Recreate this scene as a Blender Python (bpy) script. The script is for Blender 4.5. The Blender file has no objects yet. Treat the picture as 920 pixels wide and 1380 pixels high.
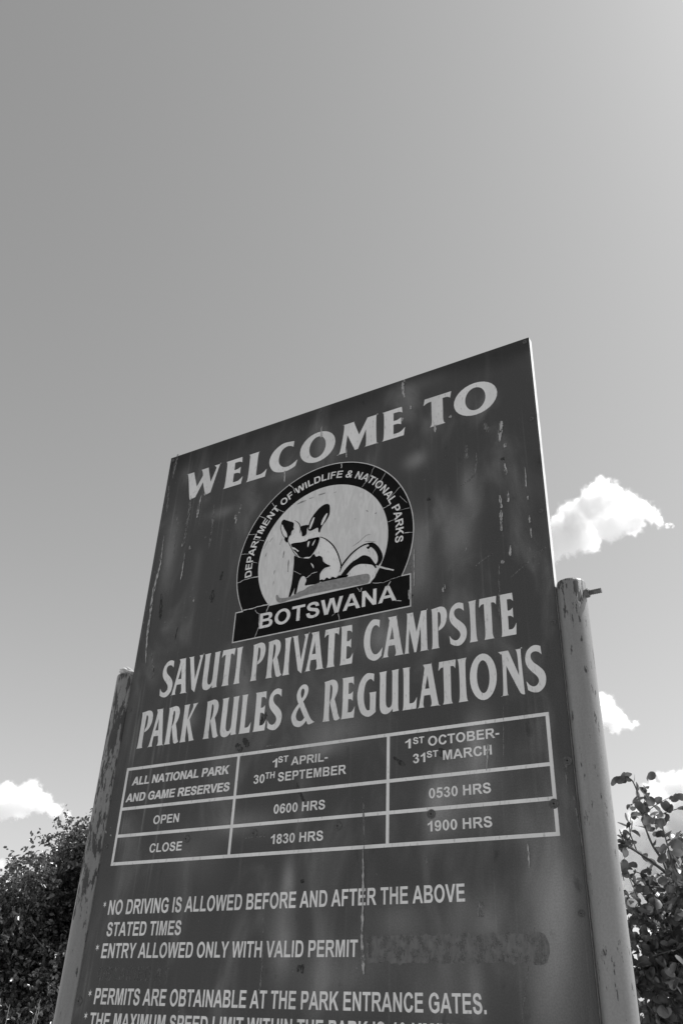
import bpy, bmesh, math, random
import numpy as np
from mathutils import Vector, Matrix
from mathutils.geometry import tessellate_polygon

R = math.radians
scene = bpy.context.scene
col = scene.collection

# ------------------------------------------------------------------ camera
W = 1.22                       # width of the sign sheet (m)
EYE = 1.55                     # eye height
ZT = EYE + 1.30705 * W         # top of the sheet
CAM = Vector((1.37852 * W, -1.36412 * W, EYE))
cd = bpy.data.cameras.new('camera')
cam = bpy.data.objects.new('camera', cd)
col.objects.link(cam)
right = Vector((0.86470732, 0.50079944, 0.03848592))
up = Vector((0.23485223, -0.47085891, 0.85037422))
fwd = Vector((-0.44398838, 0.72628631, 0.52476901))
cam.matrix_world = Matrix(((right.x, up.x, -fwd.x, CAM.x), (right.y, up.y, -fwd.y, CAM.y),
                           (right.z, up.z, -fwd.z, CAM.z), (0, 0, 0, 1)))
cd.sensor_fit = 'VERTICAL'
cd.sensor_height = 36
cd.lens = 36 * 1144.46 / 1380
cd.clip_start = 0.05
cd.clip_end = 30000
scene.camera = cam

# ------------------------------------------------------------------ light
SUN_AZ, SUN_EL = R(51), R(54)
wd = bpy.data.worlds.new('World')
scene.world = wd
wd.use_nodes = True
nt = wd.node_tree
bg = nt.nodes['Background']
sky = nt.nodes.new('ShaderNodeTexSky')
sky.sky_type = 'NISHITA'
sky.sun_disc = False
sky.sun_elevation = SUN_EL
sky.sun_rotation = SUN_AZ
sky.air_density = 1.0
sky.dust_density = 1.2
sky.ozone_density = 1.0
sep = nt.nodes.new('ShaderNodeSeparateColor')
nt.links.new(sky.outputs[0], sep.inputs[0])
def wmath(op, a, b):
    n = nt.nodes.new('ShaderNodeMath'); n.operation = op
    for i, v in enumerate((a, b)):
        if isinstance(v, (int, float)): n.inputs[i].default_value = v
        else: nt.links.new(v, n.inputs[i])
    return n.outputs[0]
# black-and-white film: one grey value from the three channels (yellow-filter response)
mono = wmath('ADD', wmath('ADD', wmath('MULTIPLY', sep.outputs[0], 0.0), wmath('MULTIPLY', sep.outputs[1], 0.60)),
             wmath('MULTIPLY', sep.outputs[2], 0.40))
nt.links.new(mono, bg.inputs[0])
bg.inputs[1].default_value = 0.12

ld = bpy.data.lights.new('sun', 'SUN')
ld.energy = 5.0
ld.angle = R(0.53)
ld.color = (1, 1, 1)
sun = bpy.data.objects.new('sun', ld)
col.objects.link(sun)
sdir = Vector((math.sin(SUN_AZ) * math.cos(SUN_EL), math.cos(SUN_AZ) * math.cos(SUN_EL), math.sin(SUN_EL)))
sun.rotation_euler = sdir.to_track_quat('Z', 'Y').to_euler()
sun.location = (4, 4, 9)

scene.view_settings.view_transform = 'Standard'
scene.view_settings.look = 'None'
scene.view_settings.exposure = 0.36
scene.view_settings.gamma = 1
scene.view_settings.use_curve_mapping = False
scene.render.engine = 'CYCLES'
scene.cycles.use_denoising = True
scene.cycles.max_bounces = 16
scene.cycles.volume_bounces = 16
scene.cycles.volume_step_rate = 0.3
scene.cycles.volume_max_steps = 2048
scene.cycles.transparent_max_bounces = 12

# ------------------------------------------------------------------ material helpers
class NG:
    def __init__(self, name, rough=0.6, spec=0.4):
        self.m = bpy.data.materials.new(name)
        self.m.use_nodes = True
        self.t = self.m.node_tree
        self.b = self.t.nodes['Principled BSDF']
        self.b.inputs['Roughness'].default_value = rough
        self.b.inputs['Specular IOR Level'].default_value = spec
        self._co = None
    def n(self, kind, **kw):
        n = self.t.nodes.new(kind)
        for k, v in kw.items(): setattr(n, k, v)
        return n
    def link(self, a, b): self.t.links.new(a, b)
    def put(self, sock, v):
        if hasattr(v, 'is_output'): self.link(v, sock)
        elif isinstance(v, (int, float)) and sock.type == 'RGBA': sock.default_value = (v, v, v, 1)
        else: sock.default_value = v
    def co(self):
        if not self._co: self._co = self.n('ShaderNodeTexCoord').outputs['Object']
        return self._co
    def math(self, op, a, b=0.0, c=None, clamp=False):
        n = self.n('ShaderNodeMath', operation=op, use_clamp=clamp)
        self.put(n.inputs[0], a); self.put(n.inputs[1], b)
        if c is not None: self.put(n.inputs[2], c)
        return n.outputs[0]
    def noise(self, scale, loc=(0, 0, 0), detail=2.0, rough=0.5, dist=0.0):
        mp = self.n('ShaderNodeMapping')
        self.link(self.co(), mp.inputs[0])
        mp.inputs['Location'].default_value = loc
        mp.inputs['Scale'].default_value = scale
        n = self.n('ShaderNodeTexNoise')
        self.link(mp.outputs[0], n.inputs['Vector'])
        n.inputs['Scale'].default_value = 1.0
        n.inputs['Detail'].default_value = detail
        n.inputs['Roughness'].default_value = rough
        n.inputs['Distortion'].default_value = dist
        return n.outputs['Fac']
    def ramp(self, v, a, b, lo=0.0, hi=1.0):
        n = self.n('ShaderNodeMapRange', interpolation_type='SMOOTHSTEP')
        self.put(n.inputs[0], v)
        for i, x in zip((1, 2, 3, 4), (a, b, lo, hi)): n.inputs[i].default_value = x
        return n.outputs[0]
    def mix(self, f, a, b):
        # a, b, f are grey values
        return self.math('ADD', self.math('MULTIPLY', a, self.math('SUBTRACT', 1.0, f)), self.math('MULTIPLY', b, f))
    def blob(self, x, z, sx, sz, amp):
        s = self.xyz()
        dx = self.math('MULTIPLY', self.math('SUBTRACT', s[0], x), 1 / sx)
        dz = self.math('MULTIPLY', self.math('SUBTRACT', s[2], z), 1 / sz)
        d = self.math('ADD', self.math('MULTIPLY', dx, dx), self.math('MULTIPLY', dz, dz))
        return self.math('MULTIPLY', self.math('EXPONENT', self.math('MULTIPLY', d, -1.0)), amp)
    def xyz(self):
        if not hasattr(self, '_xyz'):
            s = self.n('ShaderNodeSeparateXYZ'); self.link(self.co(), s.inputs[0]); self._xyz = s.outputs
        return self._xyz
    def colour(self, v): self.put(self.b.inputs['Base Color'], v); return self
    def bump(self, h, strength=0.3, dist=0.002):
        n = self.n('ShaderNodeBump')
        n.inputs['Strength'].default_value = strength
        n.inputs['Distance'].default_value = dist
        self.link(h, n.inputs['Height'])
        self.link(n.outputs[0], self.b.inputs['Normal'])

def simple(name, v, rough=0.6, spec=0.4, vary=0.12, scale=30):
    g = NG(name, rough, spec)
    f = g.ramp(g.noise((scale, scale, scale), detail=4), 0.3, 0.7)
    g.colour(g.mix(f, v * (1 - vary), v * (1 + vary)))
    return g.m

def board_material():
    g = NG('weathered_dark_paint', 0.42, 0.22)
    # pale cloudy patches, random ones plus those listed in BLOBS
    f = g.noise((6.5, 6.5, 3.0), detail=4, rough=0.55, loc=(3.1, 0, 1.7), dist=0.6)
    f = g.ramp(f, 0.47, 0.78)
    v = g.math('MULTIPLY', f, 0.075)
    for (x, z, sx, sz, a) in BLOBS:
        v = g.math('ADD', v, g.blob(x, z, sx, sz, a))
    w = g.noise((14, 14, 5), detail=3, loc=(0.3, 0, 5.7))
    v = g.math('MULTIPLY', v, g.ramp(w, 0.25, 0.7, 0.75, 1.45))
    base = g.math('ADD', v, 0.056)
    # vertical run marks, strongest towards the left edge
    st = g.noise((90, 90, 1.6), detail=2, loc=(0.7, 0, 0.2))
    st = g.ramp(st, 0.52, 0.78)
    s = g.xyz()
    side = g.ramp(g.math('ADD', s[0], 0.0), 0.02 * 1.22, 0.32 * 1.22, 1.0, 0.22)
    base = g.math('ADD', base, g.math('MULTIPLY', g.math('MULTIPLY', g.math('MULTIPLY', st, side), g.ramp(g.noise((30, 30, 3.5), detail=3, loc=(2, 0, 8)), 0.42, 0.7)), 0.16))
    # dark mould flecks
    mk = g.noise((26, 26, 13), detail=4, rough=0.6, loc=(9, 0, 2))
    base = g.math('MULTIPLY', base, g.ramp(mk, 0.62, 0.76, 1.0, 0.62))
    # dark band of grime along the upper edge
    edge = g.math('ADD', s[2], g.math('MULTIPLY', g.noise((5, 5, 5)), 0.09))
    base = g.math('MULTIPLY', base, g.ramp(edge, ZT - 0.045, ZT + 0.035, 1.0, 0.55))
    corner = g.blob(0.0, ZT - 0.02, 0.16, 0.14, -0.45)
    base = g.math('MULTIPLY', base, g.math('ADD', corner, 1.0))
    # fine speckle
    sp = g.noise((420, 420, 300), detail=2)
    base = g.math('MULTIPLY', base, g.ramp(sp, 0.3, 0.7, 0.88, 1.12))
    pale = g.noise((150, 150, 90), detail=2, loc=(4, 0, 4))
    base = g.math('ADD', base, g.ramp(pale, 0.735, 0.79, 0.0, 0.10))
    spl = g.noise((95, 95, 42), detail=3, rough=0.6, loc=(6, 0, 1))
    base = g.math('ADD', base, g.math('MULTIPLY', g.ramp(spl, 0.66, 0.74, 0.0, 0.11), g.math('MULTIPLY', side, g.ramp(s[2], ZT - 0.85, ZT - 0.75))))
    g.colour(base)
    g.link(g.ramp(g.noise((9, 9, 4), detail=4), 0.3, 0.7, 0.36, 0.58), g.b.inputs['Roughness'])
    g.bump(g.noise((6, 6, 4), detail=5), 0.06, 0.01)
    return g.m

def letter_material():
    g = NG('faded_white_vinyl', 0.5, 0.4)
    f = g.ramp(g.noise((9, 9, 4), detail=5, rough=0.6), 0.35, 0.7)
    c = g.mix(f, LETTER * 1.02, LETTER * 0.84)
    sp = g.noise((190, 190, 60), detail=3)
    c = g.math('MULTIPLY', c, g.ramp(sp, 0.57, 0.72, 1.0, 0.68))
    g.colour(c)
    return g.m

def post_material(name, bias_top, seed, tone_range):
    g = NG(name, 0.4, 0.9)
    s = g.xyz()
    fl = g.noise((105, 105, 22), detail=5, rough=0.66, loc=(seed, seed, seed))
    big = g.noise((16, 16, 5), detail=3, loc=(seed, 0, 3))
    h = g.ramp(s[2], *bias_top)
    m = g.math('ADD', g.math('ADD', fl, g.math('MULTIPLY', big, 0.25)), h)
    m = g.ramp(m, 0.785, 0.825)
    tone = g.ramp(g.noise((6, 6, 2.2), detail=4, loc=(seed, 1, 2)), 0.3, 0.7, *tone_range)
    dirt = g.ramp(g.noise((38, 38, 3.2), detail=4, rough=0.6, loc=(seed, 4, 1)), 0.32, 0.66, 0.87, 1.06)
    tone = g.math('MULTIPLY', tone, dirt)
    grain = g.ramp(g.noise((260, 260, 260), detail=2), 0.3, 0.7, 0.93, 1.07)
    tone = g.math('MULTIPLY', tone, grain)
    g.colour(g.mix(m, tone, 0.035))
    g.link(g.mix(m, 0.36, 0.85), g.b.inputs['Roughness'])
    inv = g.math('SUBTRACT', 1.0, m)
    g.bump(g.math('ADD', inv, g.math('MULTIPLY', g.noise((120, 120, 60), detail=3), 0.35)), 0.35, 0.0012)
    return g.m

def leaf_material(name, v, tr):
    g = NG(name, 0.34, 0.6)
    rnd = g.noise((23, 23, 23), detail=1)
    c = g.ramp(rnd, 0.3, 0.7, v * 0.6, v * 1.5)
    g.colour(c)
    t = g.n('ShaderNodeBsdfTranslucent')
    cc = g.n('ShaderNodeCombineColor')
    tv = g.math('MULTIPLY', c, tr)
    for i in range(3): g.link(tv, cc.inputs[i])
    g.link(cc.outputs[0], t.inputs[0])
    a = g.n('ShaderNodeAddShader')
    out = g.t.nodes['Material Output']
    g.link(g.b.outputs[0], a.inputs[0]); g.link(t.outputs[0], a.inputs[1])
    g.link(a.outputs[0], out.inputs[0])
    return g.m

LETTER = 0.66
BLOBS = [(0.995,2.598,0.035,0.076,0.102),(1.033,2.716,0.022,0.065,0.102),(0.887,2.853,0.032,0.027,0.09),(0.895,2.602,0.026,0.076,0.09),(0.671,2.152,0.088,0.042,0.078),(0.795,2.362,0.064,0.049,0.066),(1.014,1.995,0.072,0.076,0.06),(0.931,1.965,0.04,0.057,0.078),(1.027,2.085,0.032,0.067,0.078),(0.571,1.829,0.016,0.048,0.114),(0.565,1.72,0.029,0.076,0.09),(1.171,1.775,0.035,0.114,0.102),(1.134,1.672,0.042,0.152,0.09),(1.003,1.747,0.064,0.048,0.06),(0.845,1.75,0.048,0.038,0.06),(1.104,1.916,0.032,0.038,0.054),(0.633,2.113,0.048,0.019,0.06),(0.696,1.659,0.08,0.057,0.06),(0.064,2.786,0.026,0.114,0.09),(0.076,3.054,0.022,0.038,0.06),(0.429,1.962,0.096,0.027,0.06),(0.296,1.904,0.064,0.057,0.042),(0.707,2.246,0.048,0.038,0.06),(0.229,2.236,0.026,0.027,0.06),(0.939,1.648,0.096,0.076,0.036),(0.249,2.867,0.048,0.019,0.06),(0.456,2.938,0.048,0.023,0.06),(0.877,3.11,0.096,0.027,0.036),(0.884,2.501,0.038,0.057,0.06),(0.997,1.636,0.016,0.057,0.06)]
M = dict(
    board=board_material(),
    letter=letter_material(),
    edge=simple('bare_sheet_edge', 0.6, 0.45, vary=0.18, scale=22),
    black=simple('emblem_black', 0.006, 0.6, 0.08, vary=0.3),
    rim=simple('emblem_white_outline', 0.5, 0.55),
    smear=simple('grey_paint_smear', 0.21, 0.7, vary=0.15, scale=120),
    scratch=simple('scratched_grey', 0.2, 0.7, vary=0.4, scale=200),
    screw=simple('painted_screw', 0.07, 0.5, vary=0.3, scale=200),
    screw_hole=simple('screw_slot', 0.012, 0.8),
    steel=simple('rusty_steel', 0.09, 0.6, vary=0.4, scale=160),
    mortar=simple('pale_mortar', 0.42, 0.85, vary=0.25, scale=90),
    inside=simple('pipe_inside', 0.02, 0.9),
    post_left=post_material('flaking_grey_paint', (1.62, 1.95, 0.02, 0.155), 2.0, (.14, .18)),
    post_right=post_material('chipped_grey_paint', (2.30, 2.41, 0.05, 0.165), 7.3, (.165, .205)),
    bark=simple('grey_bark', 0.085, 0.9, vary=0.35, scale=60),
    leaf_small=leaf_material('small_dark_leaf', 0.045, 0.95),
    leaf_round=leaf_material('round_leaf', 0.045, 0.85),
    blade=leaf_material('dry_blade', 0.08, 0.4),
)
def disc_material():
    g = NG('hand_painted_white', 0.6, 0.3)
    f = g.noise((60, 60, 14), detail=4, rough=0.6, dist=1.5)
    g.colour(g.mix(g.ramp(f, 0.35, 0.7), LETTER * 0.78, LETTER * 0.92))
    return g.m
M['disc'] = disc_material()
def run_material(name, v, lo, hi):
    g = NG(name, 0.8, 0.2)
    n = g.noise((330, 330, 90), detail=3, rough=0.6)
    g.colour(g.ramp(n, 0.3, 0.7, v * 0.75, v * 1.25))
    a = g.noise((260, 260, 60), detail=4, rough=0.65, loc=(5, 1, 3))
    g.link(g.ramp(a, lo, hi), g.b.inputs['Alpha'])
    return g.m
M['drip'] = run_material('dried_white_run', 0.33, 0.36, 0.52)
M['drip_faint'] = run_material('faint_run', 0.15, 0.36, 0.60)
M['stain'] = run_material('dark_smudge', 0.034, 0.38, 0.58)
M['ghost'] = run_material('painted_over_letters', 0.11, 0.42, 0.62)
def patch_material():
    g = NG('scraped_patch', 0.75, 0.2)
    f = g.noise((110, 110, 42), detail=6, rough=0.7, dist=0.5)
    g.link(g.ramp(g.noise((60, 60, 45), detail=5, rough=0.7, loc=(2, 0, 7)), 0.28, 0.56, 0.15, 1.0), g.b.inputs['Alpha'])
    g.colour(g.mix(g.ramp(f, 0.28, 0.66), 0.098, 0.150))
    g.bump(f, 0.18, 0.001)
    return g.m
M['patch'] = patch_material()
def ground_material():
    g = NG('sandy_ground', 0.95, 0.1)
    f = g.ramp(g.noise((0.5, 0.5, 0.5), detail=6, rough=0.6), 0.35, 0.65)
    f2 = g.ramp(g.noise((14, 14, 14), detail=6, rough=0.7), 0.3, 0.7, 0.8, 1.2)
    g.colour(g.math('MULTIPLY', g.mix(f, 0.30, 0.40), f2))
    g.bump(g.noise((9, 9, 9), detail=8, rough=0.65), 0.6, 0.03)
    return g.m
M['ground'] = ground_material()

# ------------------------------------------------------------------ object helpers
def tag(o, label=None, cat=None, group=None, kind=None):
    if label: o['label'] = label
    if cat: o['category'] = cat
    if group: o['group'] = group
    if kind: o['kind'] = kind
    return o
def empty(name, loc):
    o = bpy.data.objects.new(name, None)
    o.location = loc
    col.objects.link(o)
    return o
def link(name, me, mats, parent=None, smooth=False):
    o = bpy.data.objects.new(name, me)
    col.objects.link(o)
    for m in (mats if isinstance(mats, (list, tuple)) else [mats]): me.materials.append(m)
    if parent:
        o.parent = parent
        # the meshes are modelled in world coordinates
        o.matrix_parent_inverse = Matrix.Translation(-world_loc(parent))
    if smooth:
        me.polygons.foreach_set('use_smooth', [True] * len(me.polygons))
    return o
def world_loc(o):
    v = Vector(o.location)
    return v
def pydata(name, v, f):
    me = bpy.data.meshes.new(name)
    me.from_pydata(v, [], f)
    me.update()
    return me

# ------------------------------------------------------------------ ground
def make_ground():
    n, v, f = 60, [], []
    rng = random.Random(3)
    ring = [0, 0.6, 1.2, 2, 3, 4.5, 6.5, 9, 13, 20, 35, 70, 150, 400, 1200, 4000, 9000]
    v.append((0.6, 0.5, 0))
    for k, r in enumerate(ring[1:]):
        for i in range(n):
            a = 2 * math.pi * i / n
            z = rng.uniform(-0.02, 0.02) if 1 < r < 60 else 0
            v.append((0.6 + r * math.cos(a), 0.5 + r * math.sin(a), z))
    for i in range(n): f.append((0, 1 + i, 1 + (i + 1) % n))
    for k in range(len(ring) - 2):
        b0, b1 = 1 + k * n, 1 + (k + 1) * n
        for i in range(n): f.append((b0 + i, b1 + i, b1 + (i + 1) % n, b0 + (i + 1) % n))
    o = link('ground', pydata('ground', v, f), M['ground'], smooth=True)
    tag(o, 'pale dry sandy ground around the sign', 'ground', kind='structure')
make_ground()

# ------------------------------------------------------------------ sign: flat artwork in sheet coordinates (u right, v down, in sheet widths)
def P(u, v, layer):
    return (u * W, -0.0002 * layer, ZT - v * W)
def crom(pts, per=5):
    """closed outline: pts = [(x, y, corner)] -> polyline; Catmull-Rom through the smooth points"""
    out, n = [], len(pts)
    for i in range(n):
        p0, p1, p2, p3 = pts[i - 1], pts[i], pts[(i + 1) % n], pts[(i + 2) % n]
        out.append((p1[0], p1[1]))
        if p1[2] and p2[2]: continue
        m1 = (0, 0) if p1[2] else ((p2[0] - p0[0]) / 2, (p2[1] - p0[1]) / 2)
        m2 = (0, 0) if p2[2] else ((p3[0] - p1[0]) / 2, (p3[1] - p1[1]) / 2)
        if p1[2]: m1 = (1.2 * (p2[0] - p1[0]) - m2[0] * 0.4, 1.2 * (p2[1] - p1[1]) - m2[1] * 0.4)
        if p2[2]: m2 = (1.2 * (p2[0] - p1[0]) - m1[0] * 0.4, 1.2 * (p2[1] - p1[1]) - m1[1] * 0.4)
        for k in range(1, per):
            t = k / per
            a, b, c, d = 2*t**3 - 3*t**2 + 1, t**3 - 2*t**2 + t, -2*t**3 + 3*t**2, t**3 - t**2
            out.append(tuple(a * p1[j] + b * m1[j] + c * p2[j] + d * m2[j] for j in (0, 1)))
    return out
def parse(s):
    r = []
    for tok in s.split():
        c = tok.endswith('!')
        x, y = tok.rstrip('!').split(',')
        r.append((float(x), float(y), c))
    return r
def ell(cx, cy, rx, ry, n=28):
    return [(cx + rx * math.cos(2 * math.pi * i / n), cy + ry * math.sin(2 * math.pi * i / n)) for i in range(n)]
def glyph(spec):
    out = []
    for part in spec.split('|'):
        part = part.strip()
        if part.startswith('ell'):
            out.append(ell(*[float(x) for x in part[3:].split(',')]))
        else:
            out.append(crom(parse(part)))
    return out
class Flat:
    """collects flat filled outlines on the sheet into one mesh"""
    def __init__(self, layer): self.v, self.f, self.layer = [], [], layer
    def fill(self, loops):
        base = len(self.v)
        pts = [[Vector((x, y, 0)) for x, y in lp] for lp in loops]
        tris = tessellate_polygon(pts)
        flat = [p for lp in loops for p in lp]
        self.v += [P(x, y, self.layer) for x, y in flat]
        for t in tris:
            a, b, c = (flat[i] for i in t)
            area = (b[0]-a[0])*(c[1]-a[1]) - (b[1]-a[1])*(c[0]-a[0])
            # v runs down: front faces look towards -Y
            self.f.append(tuple(base + i for i in (t if area < 0 else t[::-1])))
    def stroke(self, pts, width, wobble=0.0, rng=None):
        """open line with width per point (number or list)"""
        n = len(pts)
        ws = width if isinstance(width, (list, tuple)) else [width] * n
        L, Rr = [], []
        for i, (x, y) in enumerate(pts):
            a, b = pts[max(i - 1, 0)], pts[min(i + 1, n - 1)]
            dx, dy = b[0] - a[0], b[1] - a[1]
            l = math.hypot(dx, dy) or 1
            w = ws[i] / 2
            if wobble and rng: w *= 1 + rng.uniform(-wobble, wobble)
            L.append((x - dy / l * w, y + dx / l * w)); Rr.append((x + dy / l * w, y - dx / l * w))
        base = len(self.v)
        self.v += [P(x, y, self.layer) for x, y in L + Rr]
        for i in range(n - 1):
            self.f.append((base + i, base + i + 1, base + n + i + 1, base + n + i))
    def build(self, name, mat, parent):
        return link(name, pydata(name, self.v, self.f), mat, parent)
def arc_line(pts, per=6):
    """smooth open line through pts"""
    out, n = [], len(pts)
    for i in range(n - 1):
        p0, p1, p2, p3 = pts[max(i-1, 0)], pts[i], pts[i+1], pts[min(i+2, n-1)]
        for k in range(per):
            t = k / per
            out.append(tuple(0.5 * (2*p1[j] + (p2[j]-p0[j])*t + (2*p0[j]-5*p1[j]+4*p2[j]-p3[j])*t*t + (3*p1[j]-p0[j]-3*p2[j]+p3[j])*t**3) for j in range(len(p1))))
    out.append(tuple(pts[-1]))
    return out

# flared display capitals, cap height 100: (width, outlines)
DISPLAY = {
 'I': (19, '0,0! 2,8 3.2,30 3.2,70 2,92 0,99! 19,100! 17,92 16,70 16,30 17,8 19,0!'),
 'S': (41, '35,98! 36,79! 29,86 21,88 14,84 13,74 18,64 29,53 38,41 41,26 37,9 25,-2 12,-1 2,5! 0,25! 7,15 15,11 22,14 26,22 23,32 13,44 4,57 1,73 5,90 15,100 25,102'),
 'A': (54, '0,0! 5,10 17,86 17,93 14,100! 36,100! 36,92 49,10 54,0! 31,0! 34,8 31,27! 16,27! 14,8 16,0!|18.5,42! 25,74! 29,42!'),
 'V': (50, '0,100! 18,100! 17,92 29,34! 37,84 38,92 35,100! 50,100! 46,92 33,-3! 22,7! 5,88 4,94'),
 'U': (52, '0,99! 20,100! 18,90 18,60 18,26 21,14 27,11 32,15 34.5,26 34.5,60 34.5,90 33,99! 52,100! 50,90 50,50 50,12 52,1! 36,0! 36,8! 28,0 18,-3 8,1 3,11 2,26 2,60 2,88'),
 'T': (42, '0,79! 2,100! 42,100! 40,79! 36,85 29,86! 29,50 29,12 32,0! 9,0! 12,12 12,50 12,86! 6,85'),
 'P': (40, '0,0! 2.5,10 3,50 2.5,90 0,98! 14,100 25,101 35,96 40,83 39,66 33,52 25,45 18,42! 19,50! 23.5,58 24.5,70 24,82 21,88 17.5,88! 17,50 17.5,10 20,0!'),
 'R': (48, '0,0! 2.5,10 3,50 2.5,90 0,98! 14,100 24,101 34,96 39,84 38,68 31,52! 37,34 43,12 48,3! 38,-1 31,2! 25,22 18,46! 22.5,56 24,70 23.5,82 20.5,88.5 17.5,88! 17,50 17.5,10 20,0!'),
 'E': (36, '0,0! 2.5,10 3,50 2.5,90 0,100! 31,100! 32,79! 27,85 18,86! 18,59! 24,59 30,64! 30,40! 25,45 18,46! 18,14! 26,14 31,18 36,27! 34,0!'),
 'L': (35, '0,0! 2.5,10 3,50 2.5,92 0,100! 20,100! 17.5,92 17,50 17,14! 25,14 30,18 35,27! 33,0!'),
 'C': (50, '42,98! 41,78! 35,85 28,86 21,77 17,55 18,33 25,16 34,12 42,17 50,27! 47,6! 36,-2 24,-2 10,9 2,32 0,54 4,77 13,94 23,102 33,101'),
 'G': (49, '43,98! 42,79! 36,86 29,86 21,77 17,55 18,33 23,17 28,12 33,13! 33,44 31,54! 49,54! 48,44 48,6! 36,-2 24,-2 10,9 2,32 0,54 4,77 13,94 24,102 34,101'),
 'O': (61, 'ell30.5,50,30.5,53|ell30.5,50,14.3,37.5'),
 'M': (64, '0,0! 5,10 10,88 7,100! 26,100! 26,94 34,49! 45,94 46,100! 63,100! 60,92 61,10 64,0! 42,0! 45,8 44.5,60! 33,0! 28,0! 15.5,60! 13.5,8 16,0!'),
 'N': (53, '0,100! 21,100! 25,92 42,40! 41,90 36,99! 53,100! 49,90 51.5,-3! 45,-1 39,9 16,66! 15,10 18,0! 1,0! 6,10 8,86 5,94'),
 'K': (47, '0,0! 2.5,10 3,50 2.5,90 0,99! 20,100! 17.5,90 17,58! 30,88 29,99! 47,100! 40,92 24,58! 41,12 47,1! 30,0! 29,8 17,44! 17.5,10 20,0!'),
 '&': (66, '66,3! 52,-1 46,1! 43,9! 33,-1 22,-4 8,2 0,20 4,36 18,54! 13,66 12,80 18,94 28,101 39,98 44,86 40,70 31,58! 45,30 55,12|27,66! 23,76 24,87 28.5,91 33,85 32,75|22,46! 15,34 13,22 19,12 29,10 37,17! 29,32'),
 'W': (69, '0,100! 16,100! 16,92 25,40! 34.5,75! 33,90 30,100! 45,100! 45,92 52.5,42! 60,84 60,92 56,100! 69,100! 66,92 55,2! 48,-1! 44,5 36.5,50! 25,1! 17,-1! 13,5 4,88'),
}
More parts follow.
